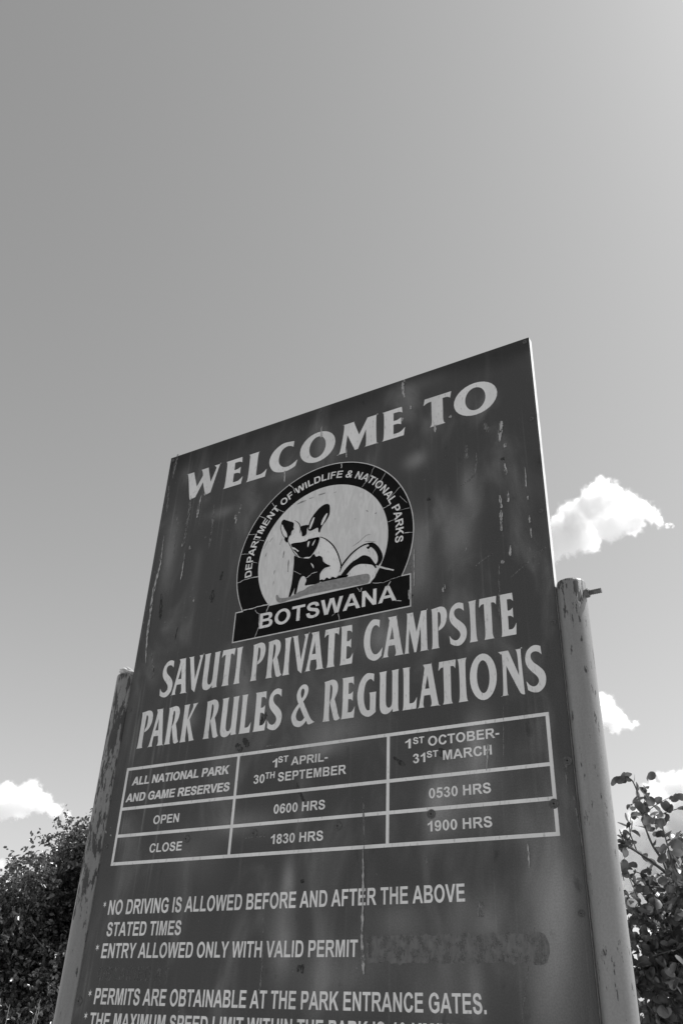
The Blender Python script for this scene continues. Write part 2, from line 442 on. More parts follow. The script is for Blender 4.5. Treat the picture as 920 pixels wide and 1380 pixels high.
# plain bold grotesque capitals, cap height 100: (width, left bearing, right bearing, outlines)
PLAIN = {
 'A': (100, 0, 0, '0,0! 39,100! 61,100! 100,0! 78,0! 70,23! 30,23! 22,0!|36,40! 50,78! 64,40!'),
 'B': (84, 10, 6, '0,0! 0,100! 46,100! 62,98 74,91 79,76 75,62 65,53! 78,44 84,29 79,12 66,2 48,0!|20,60! 20,83! 42,83! 54,81 58,72 54,62 42,60!|20,17! 20,43! 44,43! 58,41 63,30 58,19 46,17!'),
 'C': (87, 7, 6, '67,37! 60,22 46,15 28,24 21,50 28,76 46,85 59,80 66,68! 86,73! 76,92 46,102 16,89 0,50 15,11 46,-2 75,8 87,31!'),
 'D': (85, 10, 6, '0,0! 0,100! 38,100! 64,95 80,77 85,50 80,23 65,5 40,0!|20,17! 20,83! 36,83! 54,79 63,66 65,50 62,31 53,20 36,17!'),
 'E': (76, 10, 6, '0,0! 0,100! 74,100! 74,83! 20,83! 20,61! 70,61! 70,44! 20,44! 20,17! 76,17! 76,0!'),
 'F': (69, 10, 5, '0,0! 0,100! 69,100! 69,83! 20,83! 20,59! 61,59! 61,42! 20,42! 20,0!'),
 'G': (95, 6, 8, '50,55! 95,55! 95,14! 78,3 52,-2 16,11 0,50 15,88 50,102 80,92 92,71! 72,67! 64,80 50,85 29,76 21,51 29,24 51,15 64,18 75,25! 75,38! 50,38!'),
 'H': (81, 10, 10, '0,0! 0,100! 20,100! 20,61! 61,61! 61,100! 81,100! 81,0! 61,0! 61,44! 20,44! 20,0!'),
 'I': (20, 9, 9, '0,0! 0,100! 20,100! 20,0!'),
 'K': (91, 10, 0, '0,0! 0,100! 20,100! 20,56! 62,100! 89,100! 50,61! 91,0! 65,0! 36,47! 20,31! 20,0!'),
 'L': (71, 10, 4, '0,0! 0,100! 20,100! 20,17! 71,17! 71,0!'),
 'M': (95, 10, 10, '0,0! 0,100! 30,100! 48,32! 65,100! 95,100! 95,0! 77,0! 77,79! 57,0! 38,0! 19,79! 19,0!'),
 'N': (81, 10, 10, '0,0! 0,100! 20,100! 62,33! 62,100! 81,100! 81,0! 61,0! 19,65! 19,0!'),
 'O': (98, 6, 6, 'ell49,50,49,52|ell49,50,28,34.5'),
 'P': (77, 10, 5, '0,0! 0,100! 42,100! 64,98 74,86 77,69 72,50 60,40 36,37! 20,37! 20,0!|20,54! 20,83! 38,83! 52,81 57,69 52,57 38,54!'),
 'R': (92, 10, 0, '0,0! 0,100! 48,100! 70,97 80,86 83,72 77,54 58,44! 69,35 92,0! 68,0! 48,30 40,40 28,42! 20,42! 20,0!|20,58! 20,83! 46,83! 59,81 62,71 58,60 44,58!'),
 'S': (80, 6, 6, '0,33! 20,35! 27,20 41,15 55,19 60,28 54,37 36,43 14,52 3,73 12,94 38,102 66,94 76,71! 56,70! 50,82 38,85 26,82 22,74 28,67 46,61 68,53 80,30 70,7 41,-2 11,7'),
 'T': (80, 3, 3, '30,0! 30,83! 0,83! 0,100! 80,100! 80,83! 50,83! 50,0!'),
 'U': (80, 10, 10, '0,100! 20,100! 20,45 21,25 28,17 41,15 53,17 60,26 60,46 60,100! 80,100! 80,47 78,18 66,3 41,-2 14,3 2,18 0,46'),
 'V': (93, 0, 0, '0,100! 22,100! 47,27! 71,100! 93,100! 58,0! 36,0!'),
 'W': (131, 0, 0, '0,100! 21,100! 36,31! 53,100! 78,100! 95,30! 110,100! 131,100! 107,0! 84,0! 65,75! 46,0! 24,0!'),
 'X': (92, 0, 0, '0,0! 34,52! 3,100! 27,100! 46,69! 65,100! 89,100! 58,52! 92,0! 68,0! 46,34! 24,0!'),
 'Y': (92, 0, 0, '36,0! 36,42! 0,100! 24,100! 46,60! 69,100! 92,100! 56,42! 56,0!'),
 '0': (66, 6, 6, 'ell33,50,33,51.5|ell33,50,13.5,35'),
 '1': (47, 12, 16, '27,0! 27,73! 14,64 0,58! 0,75! 20,86 31,101! 47,101! 47,0!'),
 '3': (66, 6, 6, '0,27! 19,29! 23,18 32,14 42,18 46,30 42,41 33,45 24,43! 26,59! 38,62 42,72 39,81 31,84 22,81 19,70! 1,73! 8,90 20,99 32,101 54,93 62,75 57,62 47,54! 60,46 66,30 56,7 33,-2 11,6'),
 '4': (70, 4, 4, '39,0! 39,20! 0,20! 0,37! 42,100! 58,100! 58,37! 70,37! 70,20! 58,20! 58,0!|17,37! 39,70! 39,37!'),
 '5': (67, 6, 5, '0,26! 19,28! 24,18 33,14 43,19 47,33 43,46 32,51 23,48 19,44! 2,46! 12,100! 62,100! 62,82! 26,82! 23,65! 36,68 59,58 67,34 60,12 33,-2 10,5'),
 '6': (66, 6, 6, '64,76! 46,74! 41,83 34,86 24,79 19,56! 27,64 38,67 58,57 66,34 57,9 35,-2 10,9 0,48 10,90 35,102 54,96|ell34,33,13.5,18'),
 '8': (66, 6, 6, '17,54! 6,63 3,75 11,94 33,101 55,94 63,75 59,62 49,54! 61,45 66,29 57,7 33,-2 9,7 0,28 4,44|ell33,73,12,12|ell33,30,14,16'),
 '9': (66, 6, 6, '2,24! 20,26! 25,17 32,14 42,21 47,44! 39,36 28,33 8,43 0,66 9,91 31,102 56,91 66,52 56,10 31,-2 12,4|ell32,67,13.5,18'),
 '&': (92, 6, 2, '91,11! 78,-3! 63,9 46,0 33,-2 8,6 0,27 8,44 24,54! 16,66 13,77 21,95 43,102 65,95 73,79 67,64 50,51! 65,33! 70,48! 88,43! 77,22!|41,64! 33,76 36,84 43,87 51,84 54,77 50,69|33,42! 22,34 20,26 25,17 36,14 50,21!'),
 '-': (38, 5, 5, '0,28! 0,46! 38,46! 38,28!'),
 '.': (20, 9, 9, '0,0! 0,20! 20,20! 20,0!'),
 '/': (36, 0, 0, '0,-2! 20,102! 36,102! 16,-2!'),
 ' ': (0, 19, 19, ''),
}
def star():
    o = []
    for i in range(12):
        a = math.pi / 2 + i * math.pi / 6
        r = 24 if i % 2 == 0 else 8
        o.append((20 + r * math.cos(a), 77 + r * math.sin(a)))
    return o
_cache = {}
def shapes(ch, plain):
    k = (ch, plain)
    if k not in _cache:
        if ch == '*': _cache[k] = [star()]
        elif ch == ' ': _cache[k] = []
        else: _cache[k] = glyph(PLAIN[ch][3] if plain else DISPLAY[ch][1])
    return _cache[k]
def display_line(fl, items, top, base):
    """items = [(letter, left u, right u)], top/base = functions of u"""
    for ch, a, b in items:
        w = DISPLAY[ch][0]
        t, bt = top((a + b) / 2), base((a + b) / 2)
        loops = [[(a + x / w * (b - a), bt + y / 100 * (t - bt)) for x, y in lp] for lp in shapes(ch, False)]
        fl.fill(loops)
def plain_width(s):
    x, pos = 0, []
    for ch in s:
        w, l, r = (40, 4, 6) if ch == '*' else PLAIN[ch][:3]
        pos.append((ch, x + l, w)); x += l + w + r
    return pos, pos[0][1], pos[-1][1] + pos[-1][2]
def heavier(loops, d):
    out = []
    for k, lp in enumerate(loops):
        area = sum(a[0] * b[1] - b[0] * a[1] for a, b in zip(lp, lp[1:] + lp[:1]))
        sg = (1 if area > 0 else -1) * (1 if k == 0 else -1)
        q = []
        for i, p in enumerate(lp):
            a, b = lp[i - 1], lp[(i + 1) % len(lp)]
            e1 = Vector((p[0] - a[0], p[1] - a[1])); e2 = Vector((b[0] - p[0], b[1] - p[1]))
            if e1.length < 1e-6 or e2.length < 1e-6: q.append(p); continue
            e1.normalize(); e2.normalize()
            n1, n2 = Vector((e1.y, -e1.x)), Vector((e2.y, -e2.x))
            m = n1 + n2
            if m.length < .3: m = n1
            m = m.normalized(); m *= min(1.8, 1 / max(.4, m.dot(n1)))
            q.append((p[0] + sg * d * m.x, p[1] + sg * d * m.y * .4))
        out.append(q)
    return out
def plain_line(fl, s, u0, u1, base, cap, slant=0.0, base1=None, weight=0):
    pos, x0, x1 = plain_width(s)
    base1 = base if base1 is None else base1
    k = (u1 - u0) / (x1 - x0)
    h = base - cap
    for ch, x, w in pos:
        sh = shapes(ch, True)
        if not sh: continue
        if weight: sh = heavier(sh, weight)
        fl.fill([[(u0 + (x - x0 + gx) * k + slant * gy / 100 * h,
                   base + (base1 - base) * ((x - x0 + gx) / (x1 - x0)) - gy / 100 * h) for gx, gy in lp] for lp in sh])

sign = empty('park_sign', (W / 2, 0, 0))
tag(sign, 'tall dark welcome board lettered in white, bolted between two grey pipe posts', 'sign')

# the sheet: a folded tray with a weathered front and a bare bright edge
def make_panel():
    t, vb = 0.0166 * W, 2.0
    x0, x1, z0, z1 = 0, W, ZT - vb * W, ZT
    bm = bmesh.new()
    def box(xa, xb, ya, yb, za, zb, front):
        vs = [bm.verts.new(p) for p in [(xa, ya, za), (xb, ya, za), (xb, ya, zb), (xa, ya, zb), (xa, yb, za), (xb, yb, za), (xb, yb, zb), (xa, yb, zb)]]
        for k, idx in enumerate([(0, 1, 2, 3), (5, 4, 7, 6), (4, 0, 3, 7), (1, 5, 6, 2), (3, 2, 6, 7), (4, 5, 1, 0)]):
            f = bm.faces.new([vs[i] for i in idx]); f.material_index = 0 if (k == 0 and front) else 1
    box(x0, x1, 0, t, z0, z1, True)
    bmesh.ops.bevel(bm, geom=[e for e in bm.edges], offset=0.0012, segments=2, affect='EDGES')
    me = bpy.data.meshes.new('panel'); bm.to_mesh(me); bm.free()
    return link('panel', me, [M['board'], M['edge']], sign)
panel = make_panel()

# heading
fl = Flat(1)
tw = lambda u: 0.0745 + 0.0075 * (u - 0.07) / 0.85
bw = lambda u: 0.1570 + 0.0075 * (u - 0.07) / 0.85
display_line(fl, [('W', .068, .179), ('E', .196, .254), ('L', .266, .326), ('C', .332, .415), ('O', .421, .519), ('M', .525, .634),
                  ('E', .643, .701)], tw, bw)
fl.build('heading_lettering', M['letter'], sign)
fl = Flat(1)
display_line(fl, [('T', .747, .815), ('O', .820, .920)], tw, bw)
fl.build('heading_lettering', M['letter'], sign)
# title, two lines
fl = Flat(1)
display_line(fl, [('S', .091, .126), ('A', .125, .170), ('V', .164, .206), ('U', .209, .252), ('T', .257, .292), ('I', .296, .312),
                  ('P', .339, .372), ('R', .378, .418), ('I', .420, .437), ('V', .439, .481), ('A', .474, .520), ('T', .518, .553), ('E', .556, .586),
                  ('C', .610, .652), ('A', .651, .699), ('M', .697, .750), ('P', .756, .789), ('S', .793, .828), ('I', .833, .849), ('T', .854, .889), ('E', .894, .924)],
             lambda u: .599 + .001 * u, lambda u: .6815 + .002 * u)
fl.build('title_lettering', M['letter'], sign)
fl = Flat(1)
display_line(fl, [('P', .049, .083), ('A', .081, .125), ('R', .127, .166), ('K', .169, .208), ('R', .231, .271), ('U', .273, .317), ('L', .323, .352),
                  ('E', .358, .389), ('S', .392, .427), ('&', .450, .505), ('R', .523, .562), ('E', .564, .594), ('G', .599, .640), ('U', .646, .688),
                  ('L', .695, .725), ('A', .726, .771), ('T', .769, .804), ('I', .807, .825), ('O', .830, .881), ('N', .886, .931), ('S', .934, .969)],
             lambda u: .7095 + .002 * u, lambda u: .7915 + .002 * u)
fl.build('title_lettering', M['letter'], sign)

# hours table
fl = Flat(1)
U0, U1 = .0318, .9681
lw = .0062
rows = [.832, .9182, .9725, 1.0296]
def rect(a, b, c, d): fl.fill([[(a, c), (b, c), (b, d), (a, d)]])
rect(U0, U1, rows[0], rows[0] + lw); rect(U0, U1, rows[3] - lw, rows[3])
xs = [(U0, U0 + lw), (.3270, .3270 + lw), (.6635, .6635 + lw), (U1 - lw, U1)]
ys = [rows[0] + lw, rows[1] - lw / 2, rows[1] + lw / 2, rows[2] - lw / 2, rows[2] + lw / 2, rows[3] - lw]
for a, b in xs: rect(a, b, rows[0] + lw, rows[3] - lw)
for i in (1, 2):
    for k in range(3): rect(xs[k][1], xs[k + 1][0], rows[i] - lw / 2, rows[i] + lw / 2)
table = fl.build('hours_table', M['letter'], sign)
for s, a, b, base, cap, sl in [
    ('ALL NATIONAL PARK', .054, .308, .8705, .8535, 3.2), ('AND GAME RESERVES', .044, .314, .9045, .8875, 3.2),
    ('OPEN', .129, .196, .955, .938, 0), ('CLOSE', .130, .213, 1.0095, .9925, 0)]:
    fl = Flat(1); plain_line(fl, s, a, b, base, cap, .08 if sl else 0, None, sl); fl.build('table_lettering', M['letter'], table)
for group in [
    [('1', .414, .425, .8695, .8525), ('ST', .4265, .450, .861, .849), ('APRIL-', .457, .539, .869, .853)],
    [('30', .372, .398, .8965, .8795), ('TH', .399, .421, .8895, .8770), ('SEPTEMBER', .429, .580, .8970, .8800)],
    [('0600 HRS', .425, .538, .9565, .9395)], [('1830 HRS', .424, .537, 1.0105, .9935)],
    [('1', .701, .712, .8645, .8475), ('ST', .7165, .7385, .858, .846), ('OCTOBER-', .746, .879, .8645, .8475)],
    [('31', .716, .740, .892, .8755), ('ST', .743, .765, .885, .8735), ('MARCH', .774, .864, .892, .8755)],
    [('0530 HRS', .746, .859, .955, .938)], [('1900 HRS', .743, .858, 1.009, .992)]]:
    fl = Flat(1)
    for it in group: plain_line(fl, *it)
    fl.build('table_lettering', M['letter'], table)

# rules
for parts in [
    [('*', .030, .038, 1.1235, 1.0950), ('NO DRIVING IS ALLOWED BEFORE AND AFTER THE ABOVE', .046, .806, 1.1210, 1.0945, 0, 1.1185)],
    [('STATED TIMES', .051, .237, 1.1590, 1.1345)],
    [('*', .029, .038, 1.2000, 1.1720), ('ENTRY ALLOWED ONLY WITH VALID PERMIT', .047, .614, 1.1970, 1.1715, 0, 1.1960)],
    [('*', .030, .039, 1.2770, 1.2500), ('PERMITS ARE OBTAINABLE AT THE PARK ENTRANCE GATES.', .048, .834, 1.2740, 1.2475, 0, 1.2715)],
    [('*', .029, .038, 1.3140, 1.2865), ('THE MAXIMUM SPEED LIMIT WITHIN THE PARK IS 40 KM/HR.', .045, .800, 1.3130, 1.2875, 0, 1.3110)]]:
    fl = Flat(1)
    for it in parts: plain_line(fl, *it)
    fl.build('rule_lettering', M['letter'], sign)

# painted-over words: a rough scraped strip and ghost letters
rng = random.Random(11)
fl = Flat(2)
top, bot = [], []
N = 60
for i in range(N + 1):
    u = .630 + (.937 - .630) * i / N
    taper = min(1, i / 2 + .6, math.sqrt(max(0, N - i)) / 1.6 + .25) * (.82 + .18 * rng.random())
    top.append((u, 1.1855 - .0225 * taper + rng.uniform(-.0018, .0018)))
    bot.append((u, 1.1855 + .0215 * taper + rng.uniform(-.0022, .0022)))
fl.fill([top + bot[::-1]])
fl.build('scraped_patch', M['patch'], sign)
fl = Flat(1)
plain_line(fl, 'OBTAINED AT', .046, .222, 1.2350, 1.2110)
fl.build('ghost_lettering', M['ghost'], sign)

# emblem
CU, CV, RO, RI = .4966, .4067, .2229, .1652
B0, B1, BT, BB = .2825, .7115, .5150, .5835
def circle(r, a0=0, a1=360, n=96): return [(CU + r * math.cos(R(a0 + (a1 - a0) * i / n)), CV - r * math.sin(R(a0 + (a1 - a0) * i / n))) for i in range(n + (0 if a1 - a0 == 360 else 1))]
def disc_and_banner(rad, grow):
    # one outline: the ring's outer arc meeting the banner
    b0, b1, bt, bb = B0 - grow, B1 + grow, BT - grow, BB + grow
    a = math.degrees(math.asin((CV - bt) / rad))
    arc = circle(rad, a, 180 - a, 110)
    return arc + [(b0, bt), (b0, bb), (b1, bb), (b1, bt)]
fl = Flat(2); fl.fill([disc_and_banner(RO + .0022, .0026)])
emblem = fl.build('emblem', M['rim'], sign)
fl = Flat(3); fl.fill([disc_and_banner(RO, 0)])
fl.build('emblem_ring', M['black'], emblem)
a = math.degrees(math.asin((CV - BT) / RI))
fl = Flat(4); fl.fill([circle(RI, a, 180 - a, 90)])
fl.build('emblem_field', M['disc'], emblem)
for lp in [[[0.4232,0.3455],[0.4307,0.3291],[0.4353,0.3361],[0.4428,0.3579],[0.4535,0.3623],[0.4647,0.3579],[0.485,0.3547],[0.4913,0.3648],[0.4887,0.378],[0.4548,0.3805],[0.4197,0.3746],[0.408,0.3603],[0.4154,0.3509]],[[0.4931,0.3763],[0.5116,0.3871],[0.5293,0.4073],[0.5412,0.4291],[0.5475,0.4491],[0.5469,0.4699],[0.5384,0.482],[0.5171,0.4855],[0.498,0.4833],[0.4995,0.4643],[0.5075,0.4608],[0.5218,0.452],[0.512,0.4434],[0.5,0.4255],[0.4846,0.4197],[0.4849,0.4073]],[[0.5516,0.4787],[0.5588,0.4622],[0.5766,0.4402],[0.6051,0.4246],[0.6263,0.4361],[0.638,0.4577],[0.6348,0.4733],[0.6324,0.4845],[0.6338,0.4999],[0.6177,0.5099],[0.5601,0.4935]]]:
    fl = Flat(5)
    fl.fill([crom([(x, y, False) for x, y in lp], 3)])
    fl.build('pale_fur', M['letter'], emblem)
fl = Flat(6)
for lp in [[[0.3852,0.3042],[0.3909,0.2999],[0.3972,0.3034],[0.4116,0.3113],[0.4198,0.3176],[0.4195,0.329],[0.4211,0.3335],[0.4155,0.3378],[0.4139,0.3465],[0.409,0.3509],[0.4071,0.3629],[0.4023,0.3629],[0.3968,0.3535],[0.3998,0.3468],[0.3965,0.3362],[0.3895,0.3252],[0.385,0.3147]],[[0.4408,0.3306],[0.4601,0.3329],[0.4567,0.3428],[0.4564,0.354],[0.4521,0.3586],[0.4451,0.3579],[0.4433,0.3495],[0.4389,0.337]],[[0.4591,0.3434],[0.4625,0.3261],[0.4686,0.314],[0.4772,0.3036],[0.4882,0.2939],[0.5017,0.289],[0.511,0.2922],[0.5143,0.3013],[0.5142,0.3201],[0.5075,0.3325],[0.499,0.3427],[0.4939,0.3514],[0.4911,0.3608],[0.4874,0.3565],[0.4857,0.347],[0.4766,0.348],[0.4664,0.3499]],[[0.4171,0.3711],[0.4311,0.3712],[0.444,0.3733],[0.4577,0.3729],[0.4627,0.3703],[0.4769,0.3705],[0.4883,0.3712],[0.492,0.3766],[0.4885,0.3917],[0.4834,0.4014],[0.4751,0.412],[0.4676,0.4167],[0.4528,0.4158],[0.4409,0.4092],[0.4332,0.3985],[0.4244,0.3886],[0.4202,0.3808]],[[0.4279,0.4038],[0.4369,0.4093],[0.4529,0.4164],[0.4689,0.4192],[0.4785,0.4117],[0.4857,0.42],[0.4941,0.4198],[0.5017,0.4259],[0.5045,0.4363],[0.5137,0.4448],[0.524,0.4525],[0.5098,0.4535],[0.502,0.4596],[0.498,0.4666],[0.4984,0.4824],[0.4955,0.488],[0.4735,0.4862],[0.4612,0.4846],[0.4647,0.4722],[0.4573,0.4616],[0.4506,0.4622],[0.4457,0.4717],[0.4433,0.4833],[0.4401,0.4999],[0.4345,0.4997],[0.4356,0.4853],[0.4318,0.4939],[0.4259,0.5042],[0.4213,0.5032],[0.4266,0.4717],[0.4279,0.4399],[0.4281,0.4209]],[[0.5481,0.4857],[0.5591,0.4701],[0.5745,0.4565],[0.5891,0.4501],[0.6005,0.4455],[0.6083,0.4463],[0.6194,0.4532],[0.6279,0.4655],[0.6354,0.4775],[0.6334,0.4832],[0.6271,0.4746],[0.6178,0.4703],[0.6063,0.4666],[0.5932,0.4646],[0.5802,0.4683],[0.5685,0.4785],[0.5588,0.4876]],[[0.6105,0.428],[0.6167,0.4253],[0.6144,0.4195],[0.6233,0.4196],[0.6323,0.425],[0.6429,0.4391],[0.6498,0.4574],[0.6474,0.4702],[0.6384,0.4793],[0.6333,0.475],[0.6382,0.468],[0.6375,0.4534],[0.63,0.4386],[0.6209,0.4295],[0.6158,0.4335]],[[0.4963,0.4829],[0.5037,0.4794],[0.5093,0.4827],[0.5156,0.4779],[0.5234,0.4827],[0.5302,0.4791],[0.5384,0.4835],[0.5468,0.4797],[0.5576,0.4842],[0.5676,0.4824],[0.5652,0.488],[0.5386,0.4872],[0.5118,0.4874]],[[0.4728,0.3762],[0.4805,0.3737],[0.4884,0.3724],[0.492,0.3755],[0.4888,0.3791],[0.4798,0.379]]]: fl.fill([crom([(x, y, False) for x, y in lp], 3)])
for pts in [[[0.4917,0.3721,0.00147],[0.4987,0.3755,0.00183],[0.5115,0.3849,0.00257],[0.528,0.4032,0.00294],[0.54,0.425,0.00294],[0.5474,0.4464,0.00294],[0.5507,0.4604,0.00294],[0.5475,0.4716,0.00147]],[[0.5492,0.4626,0.00367],[0.5593,0.4493,0.0044],[0.5748,0.4345,0.00404],[0.5919,0.4245,0.00367],[0.6076,0.4199,0.00367],[0.626,0.4213,0.00367]],[[0.3847,0.3111,0.00073],[0.3845,0.3227,0.00147],[0.3922,0.342,0.00147],[0.4043,0.3577,0.00147],[0.4152,0.3762,0.00147],[0.4261,0.3956,0.00147],[0.4369,0.4082,0.00147]],[[0.4216,0.3105,0.00073],[0.433,0.3211,0.00183],[0.4387,0.3341,0.00183],[0.4385,0.3472,0.0011]],[[0.4283,0.4932,0.00073],[0.4289,0.4722,0.0011],[0.4288,0.4508,0.0011]]]:
    q = arc_line(pts); fl.stroke([(x, y) for x, y, w in q], [w for x, y, w in q])
fl.build('fox', M['black'], emblem)
for lp in [[[0.3862,0.3144],[0.3885,0.3133],[0.3943,0.3253],[0.4027,0.3402],[0.4037,0.3507],[0.3946,0.3415],[0.3886,0.3284]],[[0.4625,0.3432],[0.4652,0.3314],[0.4712,0.3181],[0.4753,0.3181],[0.4711,0.333],[0.4661,0.3441]],[[0.4932,0.34],[0.498,0.3254],[0.5065,0.3152],[0.509,0.3181],[0.504,0.3304],[0.4967,0.3421]],[[0.4197,0.3807],[0.4262,0.3829],[0.4324,0.3883],[0.4387,0.3943],[0.4365,0.396],[0.4302,0.3894],[0.4242,0.3868]],[[0.4615,0.3778],[0.466,0.3767],[0.4653,0.3832],[0.4629,0.3903],[0.461,0.3865]],[[0.4735,0.3874],[0.4775,0.3796],[0.4818,0.3762],[0.4789,0.3833],[0.4748,0.39]],[[0.4528,0.4153],[0.4641,0.4158],[0.4711,0.4186],[0.4644,0.4197]],[[0.4726,0.433],[0.4768,0.4361],[0.4804,0.4413],[0.4809,0.4478],[0.4771,0.4416]]]:
    fl = Flat(7)
    fl.fill([crom([(x, y, False) for x, y in lp], 3)])
    fl.build('fur_highlight', M['letter'], emblem)
fl = Flat(8)
for lp in [[[0.3876,0.495],[0.392,0.4928],[0.3985,0.5015],[0.4192,0.5048],[0.4358,0.5021],[0.4477,0.4973],[0.4598,0.4958],[0.4694,0.4905],[0.4819,0.4891],[0.4954,0.4869],[0.5171,0.4865],[0.5386,0.4872],[0.5599,0.4878],[0.581,0.4895],[0.6018,0.4902],[0.6162,0.4924],[0.6211,0.5021],[0.6168,0.5127],[0.6025,0.5136],[0.5818,0.512],[0.5609,0.512],[0.5371,0.5104],[0.5131,0.5103],[0.4887,0.5092],[0.4641,0.5091],[0.4449,0.5113],[0.4281,0.5109],[0.403,0.514],[0.3911,0.5073]]]: fl.fill([crom([(x, y, False) for x, y in lp], 3)])
fl.build('paint_smear', M['smear'], emblem)
for pts in [[[0.3416,0.3648,0.00183],[0.3506,0.3458,0.00183]],[[0.3559,0.3512,0.00147],[0.3646,0.3407,0.00183]],[[0.3976,0.4021,0.0022],[0.3996,0.3847,0.00257]],[[0.4137,0.4409,0.00294],[0.4134,0.4103,0.0033]],[[0.3476,0.3878,0.0022],[0.3514,0.3774,0.00147]],[[0.3849,0.3658,0.00147],[0.3912,0.3504,0.00147]],[[0.4242,0.2677,0.00294],[0.4359,0.2651,0.0044],[0.4494,0.2642,0.0022]],[[0.4569,0.2616,0.0022],[0.4699,0.2618,0.00147]],[[0.4814,0.2592,0.00294],[0.4999,0.2587,0.00294]],[[0.5233,0.2649,0.00183],[0.5301,0.264,0.00147]],[[0.5757,0.4172,0.0011],[0.5915,0.4105,0.00147],[0.6086,0.3988,0.00183],[0.6202,0.3986,0.00147]],[[0.6074,0.4124,0.00147],[0.6311,0.4194,0.00147]],[[0.608,0.3353,0.00257],[0.6124,0.3398,0.0022]],[[0.6297,0.3501,0.0033],[0.6329,0.3477,0.0022]],[[0.5781,0.3493,0.0011],[0.5825,0.3494,0.0011]],[[0.3765,0.4389,0.0022],[0.3778,0.4283,0.00147]],[[0.3768,0.4661,0.00147],[0.3781,0.4556,0.00147]],[[0.4317,0.4515,0.0011],[0.4316,0.4353,0.00147]],[[0.4995,0.5084,0.00147],[0.5502,0.5082,0.0011]]]:
    fl = Flat(5.5)
    q = arc_line(pts, 3); n = len(q); fl.stroke([(x, y) for x, y, w in q], [w * (0.25 + math.sin(math.pi * (i + .5) / n)) * .8 for i, (x, y, w) in enumerate(q)], .35, rng)
    fl.build('scratch', M['scratch'], emblem)
fl = Flat(7)
plain_line(fl, 'BOTSWANA', .350, .682, .5655, .5300)
fl.build('banner_lettering', M['letter'], emblem)
# ring lettering, bent round the ring
fl = Flat(7)
txt = 'DEPARTMENT OF WILDLIFE & NATIONAL PARKS'
pos, x0, x1 = plain_width(txt)
A0, A1, RB, CAPH = 187.0, -8.5, .1830, .0185
for ch, x, w in pos:
    sh = shapes(ch, True)
    if not sh: continue
    mid = x - x0 + w / 2
    ang = R(A0 + (A1 - A0) * mid / (x1 - x0))
    kx = R(A0 - A1) * (RB + CAPH * .45) / (x1 - x0)
    er, et = (math.cos(ang), -math.sin(ang)), (math.sin(ang), math.cos(ang))
    fl.fill([[(CU + er[0] * (RB + gy / 100 * CAPH) + et[0] * (gx - w / 2) * kx,
               CV + er[1] * (RB + gy / 100 * CAPH) + et[1] * (gx - w / 2) * kx) for gx, gy in lp] for lp in sh])
fl.build('ring_lettering', M['letter'], emblem)
for pts in [[[0.276,0.4395,0.00147],[0.2949,0.4349,0.00147],[0.3129,0.4334,0.00147],[0.3335,0.4347,0.00147]],[[0.2777,0.3641,0.00073],[0.3005,0.3685,0.00073]],[[0.3028,0.3884,0.00073],[0.329,0.3991,0.00073]],[[0.2917,0.315,0.00092],[0.3134,0.3194,0.00092]],[[0.3138,0.3336,0.00073],[0.3407,0.3439,0.00092]],[[0.3193,0.271,0.0011],[0.3393,0.2836,0.00073]],[[0.3527,0.2439,0.0011],[0.3669,0.2636,0.00073],[0.3891,0.2793,0.0011]],[[0.3967,0.2052,0.00147],[0.4099,0.2178,0.0011],[0.4173,0.234,0.00073]],[[0.5954,0.2716,0.00092],[0.6104,0.2563,0.00073],[0.6262,0.2261,0.00073]],[[0.6222,0.2966,0.00073],[0.6401,0.2745,0.00092],[0.6549,0.2491,0.00073]],[[0.6444,0.3421,0.0011],[0.6664,0.3372,0.00073]],[[0.6636,0.321,0.00073],[0.6913,0.2972,0.00092]],[[0.6606,0.3792,0.00073],[0.6797,0.3778,0.00073]],[[0.6822,0.3569,0.00073],[0.7119,0.3582,0.00092]],[[0.7001,0.4161,0.0011],[0.7191,0.4194,0.00147]],[[0.6882,0.3214,0.00073],[0.7068,0.3443,0.00073]],[[0.6343,0.4773,0.00294],[0.6553,0.4883,0.00147],[0.6759,0.4975,0.00183]],[[0.5392,0.2024,0.00147],[0.5404,0.1894,0.0011]],[[0.3012,0.5111,0.00183],[0.3279,0.5122,0.00183],[0.3424,0.511,0.0011],[0.3714,0.5116,0.0011]],[[0.3343,0.5167,0.0011],[0.3399,0.5252,0.00147],[0.3485,0.53,0.00147],[0.3495,0.5602,0.00147],[0.3449,0.5705,0.0011],[0.3406,0.584,0.00147]],[[0.3663,0.5294,0.00147],[0.3727,0.513,0.00147]],[[0.628,0.5162,0.00073],[0.6522,0.5205,0.0011],[0.6706,0.5167,0.0011],[0.6903,0.5142,0.0011]],[[0.6593,0.5339,0.0011],[0.6691,0.5213,0.0011]],[[0.5349,0.5719,0.00073],[0.5423,0.5626,0.00073]],[[0.5478,0.5686,0.00073],[0.5538,0.5868,0.00073]],[[0.4517,0.5646,0.00073],[0.4545,0.5576,0.00073]],[[0.6783,0.5661,0.0011],[0.6938,0.5702,0.0011]],[[0.4612,0.4688,0.0011],[0.4783,0.46,0.0011],[0.4915,0.4588,0.00073]],[[0.4311,0.4433,0.00073],[0.449,0.4554,0.00073]],[[0.5924,0.5194,0.0011],[0.5988,0.5298,0.0011],[0.6027,0.5216,0.00073]]]:
    fl = Flat(8.6)
    q = []
    for i in range(len(pts) - 1):
        for k in range(4):
            t = k / 4; j = rng.uniform(-.0012, .0012)
            q.append((pts[i][0] + (pts[i+1][0] - pts[i][0]) * t + j, pts[i][1] + (pts[i+1][1] - pts[i][1]) * t + j * .6))
    q.append(pts[-1][:2])
    fl.stroke(q, pts[0][2], .5, rng)
    fl.build('crack', M['rim'], emblem)

